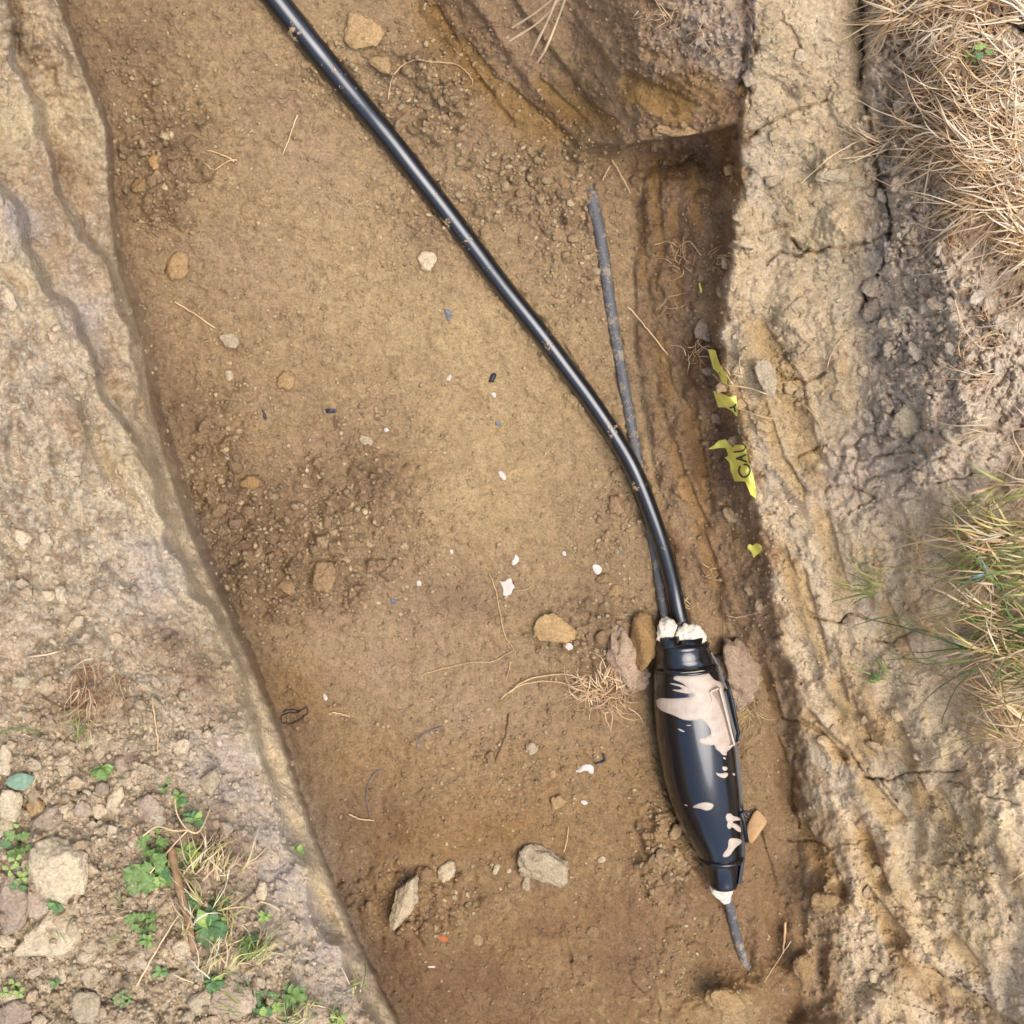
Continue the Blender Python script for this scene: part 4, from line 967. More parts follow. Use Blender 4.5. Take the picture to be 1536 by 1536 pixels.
resin = [
 [(1009,1016),(1016,1009),(1040,1007),(1060,1004),(1066,1013),(1072,1020),(1082,1022),(1088,1030),(1094,1060),(1098,1090),(1102,1116),(1099,1119),(1096,1124),(1090,1128),(1091,1134),(1083,1133),(1080,1128),(1073,1124),(1072,1117),(1066,1119),(1060,1117),(1052,1117),(1047,1112),(1049,1107),(1057,1106),(1063,1102),(1066,1104),(1066,1094),(1058,1084),(1050,1079),(1042,1081),(1026,1081),(1010,1073),(990,1066),(984,1058),(984,1046),(1010,1048),(1040,1045),(1041,1040),(1028,1041),(1009,1036),(1007,1034),(1023,1034),(1022,1031),(1004,1026),(1003,1024),(1020,1026),(1032,1031),(1022,1024),(1010,1020)],
 [(1016,1092),(1020,1093),(1028,1097),(1027,1099),(1021,1097),(1016,1094)], [(1028,1087),(1038,1087),(1037,1089),(1029,1089)],
 [(1082,1150),(1088,1149),(1092,1151),(1091,1156),(1085,1157)], [(1073,1157),(1077,1160),(1082,1160),(1092,1158),(1093,1163),(1088,1168),(1082,1167),(1075,1163)],
 [(1038,1210),(1045,1206),(1055,1203),(1066,1204),(1072,1207),(1068,1214),(1060,1217),(1050,1213),(1040,1212)], [(1024,1206),(1028,1206),(1033,1209),(1030,1210)],
 [(1089,1221),(1096,1219),(1100,1224),(1108,1225),(1112,1231),(1102,1231),(1098,1234),(1106,1236),(1112,1242),(1112,1250),(1104,1246),(1098,1240),(1096,1244),(1091,1243),(1090,1237),(1092,1234),(1088,1228)],
 [(1095,1257),(1104,1257),(1113,1259),(1113,1265),(1106,1269),(1100,1276),(1095,1284),(1087,1287),(1083,1284),(1086,1278),(1092,1272),(1092,1262)],
 [(1098,1160),(1103,1159),(1103,1164),(1099,1163)], [(1084,1135),(1088,1135),(1090,1140),(1085,1139)]]
for P in resin:
    v, f = skin(P, onbody(.0026), 1.2)
    child_mesh('resin_splash', v, f, M_resin, J)

# ------------------------------------------------------------------ chips near the joint
def slab(px, py, wpx, hpx, deg, th, m, label, dz=.0, tilt=(0,0), name='soil_flake', cat='flake'):
    v, f = clod_shape(3, int(px), 10, .05); z0 = GZ(px, py)+dz; s = pm(z0)
    o = obj(name, mesh_of(name, v*np.array([wpx*s/2, hpx*s/2, th]), f, m), None, W(px, py, z0+th), (tilt[0], tilt[1], R_(-deg))); return tag(o, label, cat)
slab(1098, 1072, 20, 48, -8, .004, M_chip, 'oblong tan flake of clay standing against the filling port', .075, (0, .3))
slab(1134, 1238, 32, 62, 12, .004, M_chip, 'curved tan flake of clay beside the lever of the joint', .01, (0, -.4))

# ------------------------------------------------------------------ yellow warning tape
def wall(dz, amp=.006, sc=9.0):
    def f(x, y, d):
        z = float(gz(ZG, np.array(x), np.array(y)))+dz+amp*math.sin(x/sc+y/(sc*1.7))+amp*.6*math.sin(x/3.1-y/4.3)
        return W(x, y, z)
    return f
def tape(P, label, dz, rdn=0, amp=.005):
    pl = wall(dz, amp); v, f = skin(P, pl, 2.0, rdn)
    n = len(v); v2 = [Vector(a)-Vector((0,0,.0006)) for a in v]
    o = top_mesh('warning_tape', list(v)+v2, f+[tuple(i+n for i in q_)[::-1] for q_ in f], M_tape, label, 'warning tape', 'torn pieces of yellow warning tape'); return o, pl
tape([(1062,524),(1073,525),(1076,536),(1082,552),(1090,560),(1091,577),(1083,574),(1078,560),(1070,553)], 'narrow uppermost strip of yellow warning tape poking from the bank', .024)
t2, p2 = tape([(1070,586),(1082,590),(1097,596),(1104,594),(1106,610),(1106,626),(1098,616),(1088,611),(1078,611),(1074,600)], 'small folded piece of yellow tape under the narrow strip', .026)
t3, p3 = tape([(1063,673),(1071,668),(1078,661),(1088,659),(1096,666),(1098,670),(1110,664),(1118,665),(1120,680),(1124,695),(1130,715),(1135,738),(1134,748),(1126,742),(1118,722),(1102,722),(1096,706),(1095,694),(1087,686),(1093,684),(1089,672),(1078,672),(1068,674)],
     'largest piece of yellow tape with black letters on it', .03)
tape([(1124,815),(1130,820),(1133,814),(1143,818),(1142,828),(1134,833),(1130,838),(1128,828),(1120,822)], 'small crumpled lowest piece of yellow tape', .024, 1)
tape([(1048,425),(1050,424),(1053,434),(1052,440),(1049,432)], 'tiny yellow sliver of tape high on the right wall', .02)
def stroke(P, pl, parent, wpx=2.3, name='letter'):
    vs, fs = [], []; c = catmull([Vector((a, b, 0)) for a, b in P], 6)
    for i, p in enumerate(c):
        t = (c[min(i+1, len(c)-1)]-c[max(i-1, 0)]).normalized(); s = Vector((-t.y, t.x, 0))*wpx/2
        for q_ in (p+s, p-s): w0 = pl(q_.x, q_.y, 0); vs.append(w0+(CAMP-w0).normalized()*.004)
    for i in range(len(c)-1): a = 2*i; fs.append((a, a+1, a+3, a+2))
    return vs, fs
def letter(strokes, pl, parent):
    return child_mesh('letter', *join(*[stroke(s, pl, parent) for s in strokes]), M_ink, parent, False)
letter([[(1110,699),(1108,706),(1111,713),(1117,716),(1124,711),(1125,703),(1120,697),(1115,697)]], p3, t3)   # C
letter([[(1119,682),(1112,685),(1104,688)], [(1104,688),(1112,690),(1120,693)], [(1112,685),(1112,690)]], p3, t3)   # A
letter([[(1100,678),(1110,677),(1116,675),(1118,670),(1114,666),(1103,666)]], p3, t3)   # U
letter([[(1094,612),(1101,610),(1104,606)], [(1101,610),(1103,618)]], p2, t2)

# ------------------------------------------------------------------ scraps and offcuts on the floor
def scrap(P, m, label, name='resin_scrap', cat='scrap', th=.0015, group=None, rdn=1):
    pl = lambda x, y, d: W(x, y, GZ(x, y)+.0022+th*(1-math.exp(-d/1.2)))
    v, f = skin(P, pl, 1.6, rdn); n = len(v); v2 = [Vector(a)-Vector((0,0,.002)) for a in v]
    return top_mesh(name, list(v)+v2, f+[tuple(i+n for i in q_)[::-1] for q_ in f], m, label, cat, group)
scrap([(746,708),(752,705),(760,715),(757,722),(752,718)], M_scrapw, 'small pale resin flake highest of those on the trench floor')
scrap([(768,848),(767,842),(772,838),(772,832),(776,833),(780,840),(772,848)], M_scrapw, 'pale pointed resin flake above the star-shaped splash')
scrap([(754,893),(755,882),(751,876),(748,871),(757,873),(762,868),(767,867),(768,874),(773,880),(769,884),(767,891),(758,895)], M_scrapw, 'star-shaped pale resin splash on the trench floor')
scrap([(888,848),(894,846),(902,850),(903,857),(897,863),(891,858)], M_scrapw, 'white rounded blob of resin above the small tan pebble')
scrap([(843,828),(848,826),(850,834),(845,834)], M_scrapw, 'tiny white chip between the pointed flake and the white blob')
scrap([(862,1158),(870,1152),(874,1147),(890,1147),(891,1161),(884,1160),(878,1155),(870,1159)], M_scrapw, 'torn white paper scrap on the lower trench floor', 'paper_scrap')
scrap([(870,1202),(877,1200),(883,1205),(876,1208)], M_scrapw, 'small white chip below the torn white paper scrap', 'paper_scrap')
scrap([(668,570),(673,562),(678,563),(675,572)], M_scrapw, 'pinkish white chip left of the upper black offcut')
scrap([(736,590),(742,588),(745,593),(742,598)], M_scrapw, 'pale chip just below the upper black offcut')
scrap([(575,643),(581,641),(584,647),(577,648)], M_scrapw, 'tiny bright white chip above the smooth pale pebble')
scrap([(848,966),(856,964),(861,972),(855,976),(848,972)], M_scrapw, 'pale resin flake on the edge of the flat sunken clod')
scrap([(624,872),(630,870),(633,878),(626,880)], M_scrapw, 'pinkish chip at the lower right of the dirt heap')
scrap([(675,824),(680,825),(680,832),(675,830)], M_scrapw, 'small pinkish chip above and left of the star-shaped splash')
scrap([(641,1449),(653,1449),(653,1452),(642,1452)], M_scrapw, 'thin white sliver on the dark lowest floor', 'paper_scrap')
scrap([(484,1040),(490,1043),(492,1050),(486,1051)], M_scrapw, 'pale chip near the black wire loop')
scrap([(336,680),(341,682),(345,690),(339,690)], M_scrapw, 'bright chip above the ochre yellow clod')
scrap([(816,508),(822,512),(820,519),(813,515)], M_resin, 'x') if False else None
scrap([(733,573),(737,561),(743,559),(745,563),(740,574)], M_scrapd, 'larger shiny black plastic offcut on the trench floor', 'plastic_offcut', 'offcut', .004, None, 0)
scrap([(743,632),(751,632),(751,638),(744,639)], M_scrapg, 'small square grey offcut below the black one', 'plastic_offcut', 'offcut', .003, None, 0)
scrap([(666,464),(673,463),(678,470),(677,477),(672,483),(669,475)], M_scrapg, 'leaf-shaped grey offcut highest on the trench floor', 'plastic_offcut', 'offcut', .002)
scrap([(586,899),(594,899),(594,906),(587,907)], M_scrapg, 'tiny blue-grey offcut below the heap of loose dirt', 'plastic_offcut', 'offcut', .003, None, 0)
scrap([(488,613),(504,614),(506,619),(490,620)], M_scrapd, 'thin dark offcut lying flat above the smooth pale pebble', 'plastic_offcut', 'offcut', .002, None, 0)
scrap([(392,612),(396,616),(401,628),(396,630)], M_scrapd, 'thin dark offcut below the rounded tan clod', 'plastic_offcut', 'offcut', .002, None, 0)
scrap([(652,1404),(664,1402),(675,1410),(664,1414)], M_orange, 'orange-brown flake on the dark lower floor', 'bark_flake', 'flake', .002)
scrap([(929,829),(935,828),(934,832),(929,832)], M_scrapg, 'tiny grey offcut near the foot of the thin cable', 'plastic_offcut', 'offcut', .002, None, 0)

# ------------------------------------------------------------------ roots, straws, wires lying about
def strand(P, r0, r1, m, name, label, cat, dz=.004, group=None, n=5, arch=0.0, seg=6):
    c = catmull([Vector((a, b, 0)) for a, b in P], n); m_ = len(c); pts = []; rr = []
    for i, p in enumerate(c):
        f = i/(m_-1); z = float(gz(ZG, np.array(p.x), np.array(p.y)))
        pts.append(W(p.x+rnd.uniform(-.7,.7), p.y+rnd.uniform(-.7,.7), max(z, GZ(p.x, p.y)-.002)+dz+arch*math.sin(math.pi*f))); rr.append(r0+(r1-r0)*f)
    v, f = tube(pts, rr, seg)
    return top_mesh(name, v, f, m, label, cat, group)
r = .0011
for P, a, b, m, nm, lb, ct, dz in (
 ([(582,150),(588,118),(604,98),(625,90),(650,93),(682,96),(700,108),(709,122),(706,130)], r, .0007, M_root, 'root', 'long thin looping root arching over the soil right of the thick cable', 'root', .006),
 ([(310,225),(325,229),(340,235),(352,242)], .0008, .0016, M_root, 'root', 'upper forked pale rootlet near the upper left bank', 'root', .005),
 ([(306,244),(320,254),(332,248),(346,240),(356,241)], .0008, .0014, M_root, 'root', 'lower forked pale rootlet near the upper left bank', 'root', .005),
 ([(446,172),(440,190),(432,212),(424,232)], r, .0008, M_straw, 'straw', 'short straight straw left of the thick cable near the top', 'straw', .005),
 ([(262,452),(290,470),(322,492)], .001, .001, M_straw, 'straw', 'thin straw lying near the left wall above the crumbly clod', 'straw', .005),
 ([(942,460),(958,478),(976,500),(1002,532)], .0012, .001, M_straw, 'straw', 'long pale straw on the right wall beside the thin cable', 'straw', .012),
 ([(918,240),(926,252),(936,272),(946,290)], .0016, .001, M_root, 'root', 'thick pale root end under the overhanging lip', 'root', .012),
 ([(915,248),(908,262),(904,270)], .0014, .001, M_root, 'root', 'short pale root branch left of the thick root end', 'root', .012),
 ([(980,368),(1002,362),(1018,370),(1034,362),(1052,384)], .0009, .0009, M_root, 'root', 'zigzag fine root on the dark right wall', 'root', .010),
 ([(1068,560),(1086,576),(1110,580),(1135,586),(1166,598)], .0010, .0012, M_root, 'root', 'upper long pale root crossing over the yellow tape', 'root', .03),
 ([(1104,612),(1128,620),(1150,626),(1168,628)], .0010, .0010, M_root, 'root', 'lower long pale root right of the folded tape piece', 'root', .02),
 ([(734,860),(744,886),(752,930),(758,955),(771,974)], .0010, .0007, M_root, 'straw', 'long bent straw below the star-shaped splash', 'straw', .004),
 ([(771,974),(740,992),(706,994),(660,1004),(628,1014)], .0009, .0007, M_root, 'straw', 'very long thin straw running left from the bent straw', 'straw', .004),
 ([(766,992),(762,1010),(760,1020)], .0008, .0006, M_root, 'straw', 'short straw bit below the junction of two straws', 'straw', .004),
 ([(762,1040),(790,1020),(830,1012),(862,1014),(892,1030)], .0016, .0010, M_root, 'root', 'upper pale root curving left from the clump by the joint', 'root', .008),
 ([(750,1050),(775,1030),(812,1022),(850,1026),(880,1040)], .0010, .0010, M_root, 'root', 'lower pale root curving left from the clump by the joint', 'root', .008),
 ([(763,1072),(760,1095),(752,1120),(742,1145)], .0018, .0010, M_rootd, 'root', 'dark root running down to a brown clod on the lower floor', 'root', .003),
 ([(800,877),(790,884),(774,886)], .0007, .0007, M_root, 'straw', 'fine straw right of the star-shaped splash', 'straw', .003),
 ([(853,1241),(850,1262),(846,1278)], .0008, .0008, M_straw, 'straw', 'short straw standing above the heart-shaped slab', 'straw', .006),
 ([(498,1069),(508,1070),(524,1075)], .0014, .0008, M_straw, 'straw', 'short pale straw right of the black wire loop', 'straw', .004),
 ([(524,1222),(540,1228),(562,1231)], .0013, .0009, M_straw, 'straw', 'short feathery straw at the end of the grey hair-thin wire', 'straw', .004),
 ([(1345,218),(1310,232),(1260,238)], .0010, .0008, M_straw, 'straw', 'upper lone straw reaching left out of the dry grass', 'straw', .03),
 ([(1296,208),(1250,232),(1201,275)], .0012, .0009, M_straw, 'straw', 'lower lone straw slanting down left from the dry grass', 'straw', .02),
 ([(1396,252),(1396,320),(1390,362),(1368,402)], .0009, .0009, M_rootd, 'root', 'dark hair-thin root hanging below the dry grass', 'root', .006),
 ([(1432,450),(1445,490),(1470,520),(1500,520)], .0009, .0008, M_straw, 'straw', 'thin straw curving along the right spoil', 'straw', .01),
 ([(1210,610),(1225,628),(1234,646)], .0011, .0009, M_root, 'root', 'short curved root on the right slope below the oblong clod', 'root', .006),
 ([(1262,509),(1250,525),(1240,552)], .0008, .0008, M_straw, 'straw', 'short thin straw on the right slope above the oblong clod', 'straw', .006),
 ([(1512,1326),(1536,1308)], .0012, .0012, M_straw, 'straw', 'short straw at the right edge of the picture', 'straw', .01),
 ([(1181,940),(1183,960),(1184,978)], .0009, .0009, M_rootd, 'root', 'fine dark rootlet above the big crumbly lump', 'root', .01) if False else ([(1084,912),(1084,940),(1083,966)], .0009, .0009, M_rootd, 'root', 'fine dark rootlet above the big grey-pink lump', 'root', .01),
 ([(1088,923),(1104,926),(1126,922),(1140,918)], .0009, .0009, M_root, 'root', 'pale rootlet on the right wall level with the white putty', 'root', .012),
 ([(1178,1384),(1177,1404),(1174,1430)], .0030, .0018, M_root, 'root', 'short thick pale root stump near the cable end', 'root', .012),
 ([(1236,1382),(1238,1404)], .0008, .0008, M_rootd, 'root', 'tiny dark rootlet on the lower right clay', 'root', .01),
 ([(1186,1412),(1160,1452),(1146,1474)], .0008, .0008, M_straw, 'straw', 'short straw at the bottom end of the trench', 'straw', .02),
 ([(228,1046),(232,1080),(236,1105),(237,1132)], .0013, .0010, M_root, 'root', 'lone wavy pale rootlet standing right of the rootlet tangle', 'root', .006),
 ([(60,1100),(30,1092),(0,1100)], .0013, .0010, M_leaf, 'straw', 'greenish straw at the left edge above the oval leaf', 'straw', .008),
 ([(40,985),(70,982),(98,974)], .0013, .0009, M_straw, 'straw', 'short yellowish straw on the left bank above the rootlets', 'straw', .006),
 ([(400,1506),(420,1505),(450,1504),(500,1514)], .0010, .0009, M_straw, 'straw', 'pale straw near the trench edge at the bottom', 'straw', .008),
 ([(250,1456),(270,1466),(290,1474)], .0012, .0009, M_straw, 'straw', 'short pink straw below the brown stick', 'straw', .008),
 ([(204,1480),(226,1440),(250,1400),(270,1370)], .0014, .0010, M_straw, 'straw', 'long yellow stalk slanting below the brown stick', 'straw', .014),
 ([(390,1352),(408,1358),(420,1366)], .0012, .0008, M_straw, 'straw', 'tiny straw by the sprout near the trench edge', 'straw', .008)):
    strand(P, a, b, m, nm, lb, ct, dz)
strand([(424,1068),(436,1064),(448,1066),(460,1062),(461,1070),(448,1080),(434,1086),(424,1084),(422,1076),(432,1070),(452,1068)], .0009, .0009, M_scrapd, 'wire', 'loop of thin black wire on the floor by the left wall', 'wire', .004)
strand([(580,1158),(568,1156),(556,1168),(550,1190),(552,1212),(556,1226)], .0008, .0008, M_scrapg, 'wire', 'hair-thin grey wire curving down the lower floor', 'wire', .004)
strand([(664,1090),(645,1096),(630,1106),(624,1124)], .0012, .0008, M_scrapg, 'wire', 'dim grey curved wire in the middle of the lower floor', 'wire', .002)
strand([(905,1130),(907,1140),(900,1144),(892,1146)], .0022, .0015, M_scrapd, 'wire', 'short black twisted stub above the torn white paper scrap', 'wire', .004)

# brown stick on the left bank
sp = [G(256,1272,.012), G(262,1300,.014), G(270,1335,.016), G(280,1372,.013), G(286,1400,.012), G(291,1428,.010)]
v, f = tube(catmull(sp, 4), [ .0062-.002*i/20 for i in range(21)], 9, True, .10)
top_mesh('stick', v, f, M_twig, 'brown dry stick lying across the weeds on the left bank', 'stick')

# thick straws hanging in at the top
for i, P in enumerate([[(842,-12),(805,18),(768,42)], [(846,-12),(812,30),(785,62)][:2]+[(764,62)], [(838,-10),(822,30),(806,62),(796,84)], [(850,-12),(840,20),(820,70),(806,94)], [(824,-12),(812,-2),(794,12)]]):
    c = catmull([Vector((a, b, 0)) for a, b in P], 4); vs = []; fs = []
    z = np.linspace(.50, .40, len(c))
    for j, p in enumerate(c):
        t = (c[min(j+1, len(c)-1)]-c[max(j-1, 0)]).normalized(); s = Vector((-t.y, t.x, 0))*(2.0+.5*math.sin(j))
        for q_, dz in ((p+s, 0), (p, .0016), (p-s, 0), (p, -.001)): vs.append(W(q_.x, q_.y, z[j]+dz))
    for j in range(len(c)-1):
        for k_ in range(4): a = 4*j+k_; b = 4*j+(k_+1) % 4; fs.append((a, b, b+4, a+4))
    top_mesh('straw', vs, fs, M_straw, ['leftmost of the stiff straws hanging in at the top, pointing left', 'second stiff straw at the top, bent left', 'third stiff straw at the top, steep and split', 'longest stiff straw at the top, reaching lowest', 'shortest stiff straw at the top edge'][i], 'straw', 'stiff straws hanging in at the top')

# ------------------------------------------------------------------ grass (masses)
def blades(name, label, cat, specs, seed, m=M_grass):
    q_ = random.Random(seed); VV, FF, CC = [], [], []
    for (n, area, lenr, dirr, wr, cols, liftr, curl) in specs:
        cl_ = [(q_.uniform(area[0], area[2]), q_.uniform(area[1], area[3]), q_.uniform(*dirr), q_.uniform(.55, 1.15)) for _ in range(max(3, n//9))]
        for _ in range(n):
            c_ = q_.choice(cl_); x = c_[0]+q_.gauss(0, 7); y = c_[1]+q_.gauss(0, 7)
            L = q_.uniform(*lenr)*c_[3]; a = R_(c_[2]+q_.gauss(0, 17) if q_.random() < .8 else q_.uniform(dirr[0]-40, dirr[1]+40)); wd = q_.uniform(*wr); lift = q_.uniform(*liftr); cu = q_.uniform(-curl, curl)
            col = np.array(q_.choice(cols))*q_.uniform(.75, 1.25); k0 = len(VV); ns = 7; hh = q_.uniform(.002, .02)
            for i in range(ns):
                f_ = i/(ns-1); a += q_.gauss(0, .16); aa = a+cu*f_; 
                if i: x += math.cos(aa)*L/(ns-1); y += -math.sin(aa)*L/(ns-1)
                z = float(gz(ZG, np.array(x), np.array(y))) if -28 < x < 1560 and -28 < y < 1560 else GZ(min(max(x,-28),1559), min(max(y,-28),1559))
                if i == 0: zz = z
                zz = max(z+.003, zz*.5+z*.5) if i else z
                h = zz+hh+lift*math.sin(math.pi*min(1, f_*1.05))
                ws = wd*(1-f_**2.2)*.5+.15; s = (math.sin(aa)*ws, math.cos(aa)*ws)
                p1 = W(x+s[0], y+s[1], h); p2 = W(x-s[0], y-s[1], h+.0012*wd)
                VV += [p1, p2]; sh = col*(1-.15*f_); CC += [sh, sh]
            for i in range(ns-1): a_ = k0+2*i; FF.append((a_, a_+1, a_+3, a_+2))
    o = obj(name, mesh_of(name, VV, FF, m, True, np.clip(np.array(CC), .01, .9))); tag(o, label, cat, None, 'stuff'); return o
st1 = lin((226,198,158)); st2 = lin((206,172,128)); st3 = lin((236,216,184)); st4 = lin((176,136,98)); gy = lin((178,176,104)); gg = lin((134,156,88)); gd = lin((104,124,78)); gb = lin((150,176,180)); gt = lin((206,190,128))
dryc = [st1, st1, st2, st3, st3, lin((214,182,136))]
blades('dry_grass', 'mat of bleached dry grass hanging over the top right corner of the bank', 'dry grass',
   [(380, (1415,-20,1550,240), (60,170), (130,240), (1.0,2.6), dryc, (.002,.022), 1.3),
    (360, (1450,130,1560,330), (50,170), (140,215), (1.0,2.2), dryc, (.002,.022), 1.2),
    (130, (1335,-20,1430,50), (40,110), (170,260), (1.5,3.0), dryc, (.004,.03), .8),
    (120, (1320,160,1420,240), (40,90), (140,230), (1.0,1.8), dryc, (.002,.02), 1.0),
    (150, (1510,250,1580,420), (50,110), (160,260), (1.4,2.6), dryc, (.004,.04), .6),
    (60, (1520,380,1580,700), (40,90), (200,280), (1.4,2.6), dryc, (.004,.03), .6),
    (26, (1430,430,1540,700), (40,130), (180,230), (.9,1.6), dryc, (.002,.02), .5),
    (60, (1340,60,1500,420), (12,34), (90,270), (.8,1.4), [st2, st4], (.002,.008), 1.5),
    (70, (1420,330,1540,560), (12,34), (90,270), (.8,1.4), [st2, st4], (.002,.008), 1.5)], 3)
blades('green_grass', 'thick tuft of green and straw-yellow grass leaning in from the right', 'grass',
   [(330, (1475,770,1620,990), (60,190), (155,215), (.9,3.4), [gt, gy, gg, gt, st1, st1, st3, st2], (.01,.06), .8),
    (60, (1490,720,1600,820), (80,190), (175,215), (1.6,3.2), [gt, gy, st1, st2], (.02,.08), .4),
    (100, (1480,950,1610,1060), (60,190), (155,195), (1.4,3.0), [gt, st1, st2, gg, gd], (.01,.06), .5),
    (40, (1520,820,1600,1020), (50,120), (150,210), (1.6,3.4), [gg, gd, gy, gt], (.03,.09), .6),
    (7, (1460,860,1520,990), (40,90), (165,200), (1.4,2.4), [gb], (.03,.08), .3),
    (90, (1450,1010,1600,1150), (60,190), (140,185), (1.0,2.0), [st1, st2, st1, gt], (.004,.03), .5),
    (14, (1300,850,1420,940), (40,90), (165,195), (1.6,2.6), [gy, gg], (.006,.02), .4),
    (10, (1310,1000,1345,1030), (20,50), (90,200), (1.4,2.2), [gy, gg], (.006,.02), .4)], 4)
blades('rootlets', 'tangle of fine pale rootlets left of the joint', 'rootlets',
   [(160, (880,1010,940,1070), (18,50), (0,360), (.7,1.2), [st1, st2, st4], (.002,.012), 1.6),
    (40, (860,1000,930,1040), (20,60), (120,240), (.8,1.3), [st1, st2], (.002,.012), 1.2)], 6)
blades('rootlets', 'wispy yellow-green rootlets right of the joint', 'rootlets',
   [(70, (1095,1050,1135,1080), (26,70), (230,310), (.6,1.0), [gt, st2, st4], (.002,.014), 1.2)], 7)
blades('rootlets', 'tangle of dry rootlets and grass in the middle of the left bank', 'rootlets',
   [(70, (120,985,200,1060), (26,70), (225,330), (.9,1.7), [st1, st2, st4, st4], (.002,.02), 1.2),
    (22, (110,1050,160,1100), (24,56), (200,330), (1.0,1.8), [gg, gy, st1], (.004,.02), .9)], 8)
blades('dry_grass', 'dry and green grass stems tangled through the weeds on the left bank', 'dry grass',
   [(130, (285,1290,370,1500), (30,90), (40,140), (.9,1.9), [st1, gt, gy, st2, st3], (.004,.03), .9),
    (60, (350,1380,400,1520), (24,60), (40,150), (1.0,2.0), [gg, gy, st1], (.004,.02), .9),
    (60, (400,1480,540,1540), (20,50), (20,160), (1.0,1.8), [gg, gy, st1, gd], (.004,.02), .9),
    (40, (60,1300,200,1420), (14,30), (0,360), (.7,1.1), [gg, st2], (.002,.008), 1.0)], 9)
blades('rootlets', 'fine brown rootlets on the soil lump and walls around the top', 'rootlets',
   [(60, (880,0,1120,90), (14,50), (0,360), (.6,1.2), [st1, st2, st4], (.002,.012), 1.6),
    (40, (960,330,1110,480), (12,34), (0,360), (.6,1.0), [st2, st4], (.002,.008), 1.6),
    (60, (1030,500,1200,1000), (12,34), (0,360), (.6,1.0), [st2, st4, st1], (.002,.008), 1.6)], 10)

# ------------------------------------------------------------------ weeds
def leaf_mesh(kind):
    vs, fs = [], []
    if kind == 'lobed':
        n = 30; ctr = Vector((.45, 0, .02)); vs.append(ctr)
        for i in range(n):
            a = 2*math.pi*i/n; rr_ = .5*(1+.13*math.cos(7*a)+.10*(i % 2)); p = Vector((.5-rr_*math.cos(a)*-1.0*-1, rr_*math.sin(a), 0))
            p.z = .10*math.sin(5*a)*rr_-.22*p.y*p.y+.05; vs.append(p)
        for i in range(n): fs.append((0, 1+i, 1+(i+1) % n))
    elif kind == 'oval':
        n = 10
        for i in range(n+1):
            t = i/n; wd = .30*math.sin(math.pi*min(1, t*.97+.02))**.8
            for s in (-1, 0, 1): vs.append(Vector((t, s*wd, .08*abs(s)+.12*math.sin(math.pi*t))))
        for i in range(n):
            for k_ in (0, 1): a = 3*i+k_; fs.append((a, a+1, a+4, a+3))
    else:   # leaflet, broad at the tip
        n = 8
        for i in range(n+1):
            t = i/n; wd = .42*(t**.8)*(1-t**4)**.5*1.1+.01
            for s in (-1, 0, 1): vs.append(Vector((t, s*wd, .1*abs(s)-.05*t)))
        for i in range(n):
            for k_ in (0, 1): a = 3*i+k_; fs.append((a, a+1, a+4, a+3))
    return vs, fs
LMESH = {(k_, m.name): mesh_of('leaf', *leaf_mesh(k_), m) for k_ in ('lobed', 'oval', 'leaflet') for m in (M_leaf, M_leafd, M_leafb, M_leafo)}
def weed(px, py, rpx, kind, m, n, label, spread=360, a0=0, lift=.012, name='weed', sz=(.75, 1.1)):
    base = G(px, py, .002); e = empty(name, base, label, 'weed'); s = rpx*1.02*pm(base.z); n = int(n*1.4)
    q_ = random.Random(int(px*7+py))
    for i in range(n):
        a = R_(a0+spread*(i+q_.uniform(-.3, .3))/n); L = s*q_.uniform(*sz); mx = LMESH[kind, (m if q_.random() < .7 else q_.choice([M_leaf, M_leafb, M_leafd])).name]
        if kind == 'lobed':
            st_ = s*q_.uniform(.25, .9); p = Vector((math.cos(a)*st_, math.sin(a)*st_, lift*q_.uniform(.6, 1.5)))
            ll = s*q_.uniform(.35, .75)
            o = obj('leaf', mx, e, p-Vector((math.cos(a), math.sin(a), 0))*ll*.45, (q_.uniform(-.5,.5), q_.uniform(-.5,.2), a), (ll, ll*q_.uniform(.7,1), ll*1.6))
            v, f = tube([Vector((0,0,0)), p*.5+Vector((0,0,.004)), p], .0007, 5); obj('stem', mesh_of('stem', v, f, M_leaf), e)
        else:
            o = obj('leaf', mx, e, (0, 0, lift*q_.uniform(.3, 1)), (q_.uniform(-.4,.4), q_.uniform(-.4,.1), a), (L, L*q_.uniform(.8, 1.1), L))
    if kind != 'lobed':
        v, f = tube([Vector((0,0,-.004)), Vector((0,0,lift))], .0009, 5); obj('stem', mesh_of('stem', v, f, M_leaf), e)
    return e
def clover(px, py, rpx, m, n, label):
    base = G(px, py, .002); e = empty('clover', base, label, 'weed'); s = rpx*pm(base.z); q_ = random.Random(int(px*3+py))
    for i in range(n):
        a = 6.28*(i+q_.uniform(-.2, .2))/n; d = s*(.55 if n > 1 else 0)*q_.uniform(.7, 1.3); p = Vector((math.cos(a)*d, math.sin(a)*d, .012*q_.uniform(.7, 1.5)))
        v, f = tube([Vector((0,0,0)), p], .0006, 5); obj('stem', mesh_of('stem', v, f, M_leaf), e)
        r0 = q_.uniform(0, 6)
        for k_ in range(3):
            o = obj('leaf', LMESH['leaflet', m.name], e, p, (0, q_.uniform(-.25, .05), r0+k_*2.094), (s*.5,)*3)
    return e
e = empty('fallen_leaf', G(31,1172,.006), 'single oval blue-green leaf lying on the left rubble', 'leaf')
obj('leaf', LMESH['oval', M_leafo.name], e, (-.018, .0, .0), (.1, .05, .1), (.036, .038, .03))
clover(12,1228,20,M_leafb,4,'bright clover between pale clods at the left edge')
weed(30,1262,22,'lobed',M_leaf,6,'small lobed weed above a clover and left of the biggest clod')
clover(33,1297,22,M_leafb,4,'bright green clover left of the biggest clod')
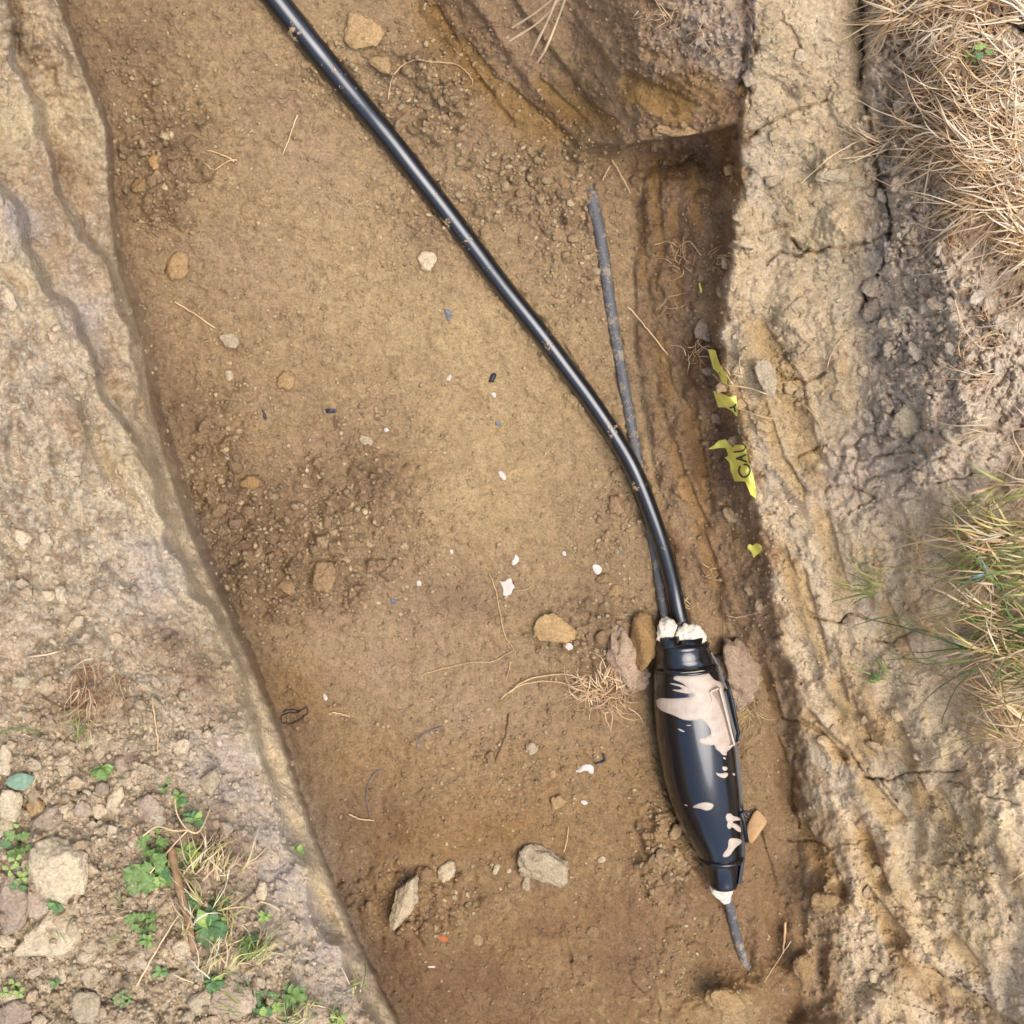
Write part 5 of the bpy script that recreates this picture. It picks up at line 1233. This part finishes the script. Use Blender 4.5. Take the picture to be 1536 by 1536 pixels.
weed(30,1325,14,'oval',M_leafd,5,'dark green sprout between the clover and the grey clods')
weed(86,1350,15,'oval',M_leafd,6,'dark green sprout peeping out under the biggest clod')
weed(250,1178,14,'lobed',M_leaf,4,'small round-leaved weed at the upper end of the weed row')
weed(268,1196,16,'oval',M_leaf,6,'narrow-leaved sprout below the small round-leaved weed')
weed(293,1226,19,'oval',M_leafd,9,'dark green tuft above the pale forked root')
weed(238,1258,26,'lobed',M_leaf,6,'broad-leaved weed with a dull purple leaf left of the stick')
weed(232,1305,36,'lobed',M_leaf,11,'largest broad-leaved weed left of the brown stick')
weed(284,1285,28,'oval',M_leafb,10,'bright green narrow-leaved weed right of the brown stick')
weed(314,1385,32,'oval',M_leafd,14,'dense dark green tuft at the lower right of the brown stick')
weed(330,1350,22,'oval',M_leaf,8,'mid green tuft above the dense dark one')
weed(218,1375,22,'lobed',M_leaf,8,'ragged weed at the lower left of the brown stick')
weed(222,1405,15,'oval',M_leaf,5,'small sprout below the ragged weed')
weed(288,1345,18,'oval',M_leafd,6,'dark sprout half hidden under the brown stick')
weed(154,1149,18,'oval',M_leaf,7,'small grassy tuft left of the round grey clod',180,200)
weed(446,1273,13,'oval',M_leaf,5,'lone green sprout near the trench edge on the left bank')
weed(396,1370,12,'oval',M_leafb,5,'tiny bright sprout near the trench edge on the left bank')
clover(25,1480,20,M_leafb,4,'bright clover near the bottom left corner')
clover(187,1490,15,M_leaf,4,'small clover at the bottom of the left rubble')
weed(242,1452,14,'oval',M_leaf,5,'small sprout just below the foot of the brown stick')
weed(320,1468,18,'oval',M_leafd,7,'dark sprout above the large grey crumbly clod')
weed(85,1470,10,'oval',M_leafd,4,'very small dark sprout right of the bottom clover')
weed(396,1500,24,'lobed',M_leafd,9,'lobed dark weed right of the large grey crumbly clod')
weed(440,1488,22,'oval',M_leaf,8,'green tuft near the trench edge at the bottom')
weed(372,1415,20,'oval',M_leaf,7,'slim green tuft between the weeds and the trench edge')
weed(505,1528,18,'oval',M_leafb,8,'bright green tuft at the trench edge on the bottom border')
weed(1440,92,17,'lobed',M_leafb,6,'single bright green weed in the dry grass at the top right', lift=.04)
weed(1312,1020,14,'oval',M_leaf,6,'small green tuft left of the grass on the right bank', 140, 60)
v, f = join(tube(catmull([G(262,1195,.01), G(266,1222,.02), G(282,1245,.024), G(300,1246,.024), G(318,1206,.014)], 4), .0011, 6), tube(catmull([G(214,1254,.01), G(236,1240,.02), G(260,1246,.024), G(282,1245,.024)], 4), .0011, 6), tube(catmull([G(282,1245,.024), G(258,1270,.02), G(225,1310,.02)], 4), .0011, 6))
top_mesh('root', v, f, M_straw, 'pale forked root lying over the weeds above the brown stick', 'root')
print('DONE tris ground', 2*(N-1)**2)
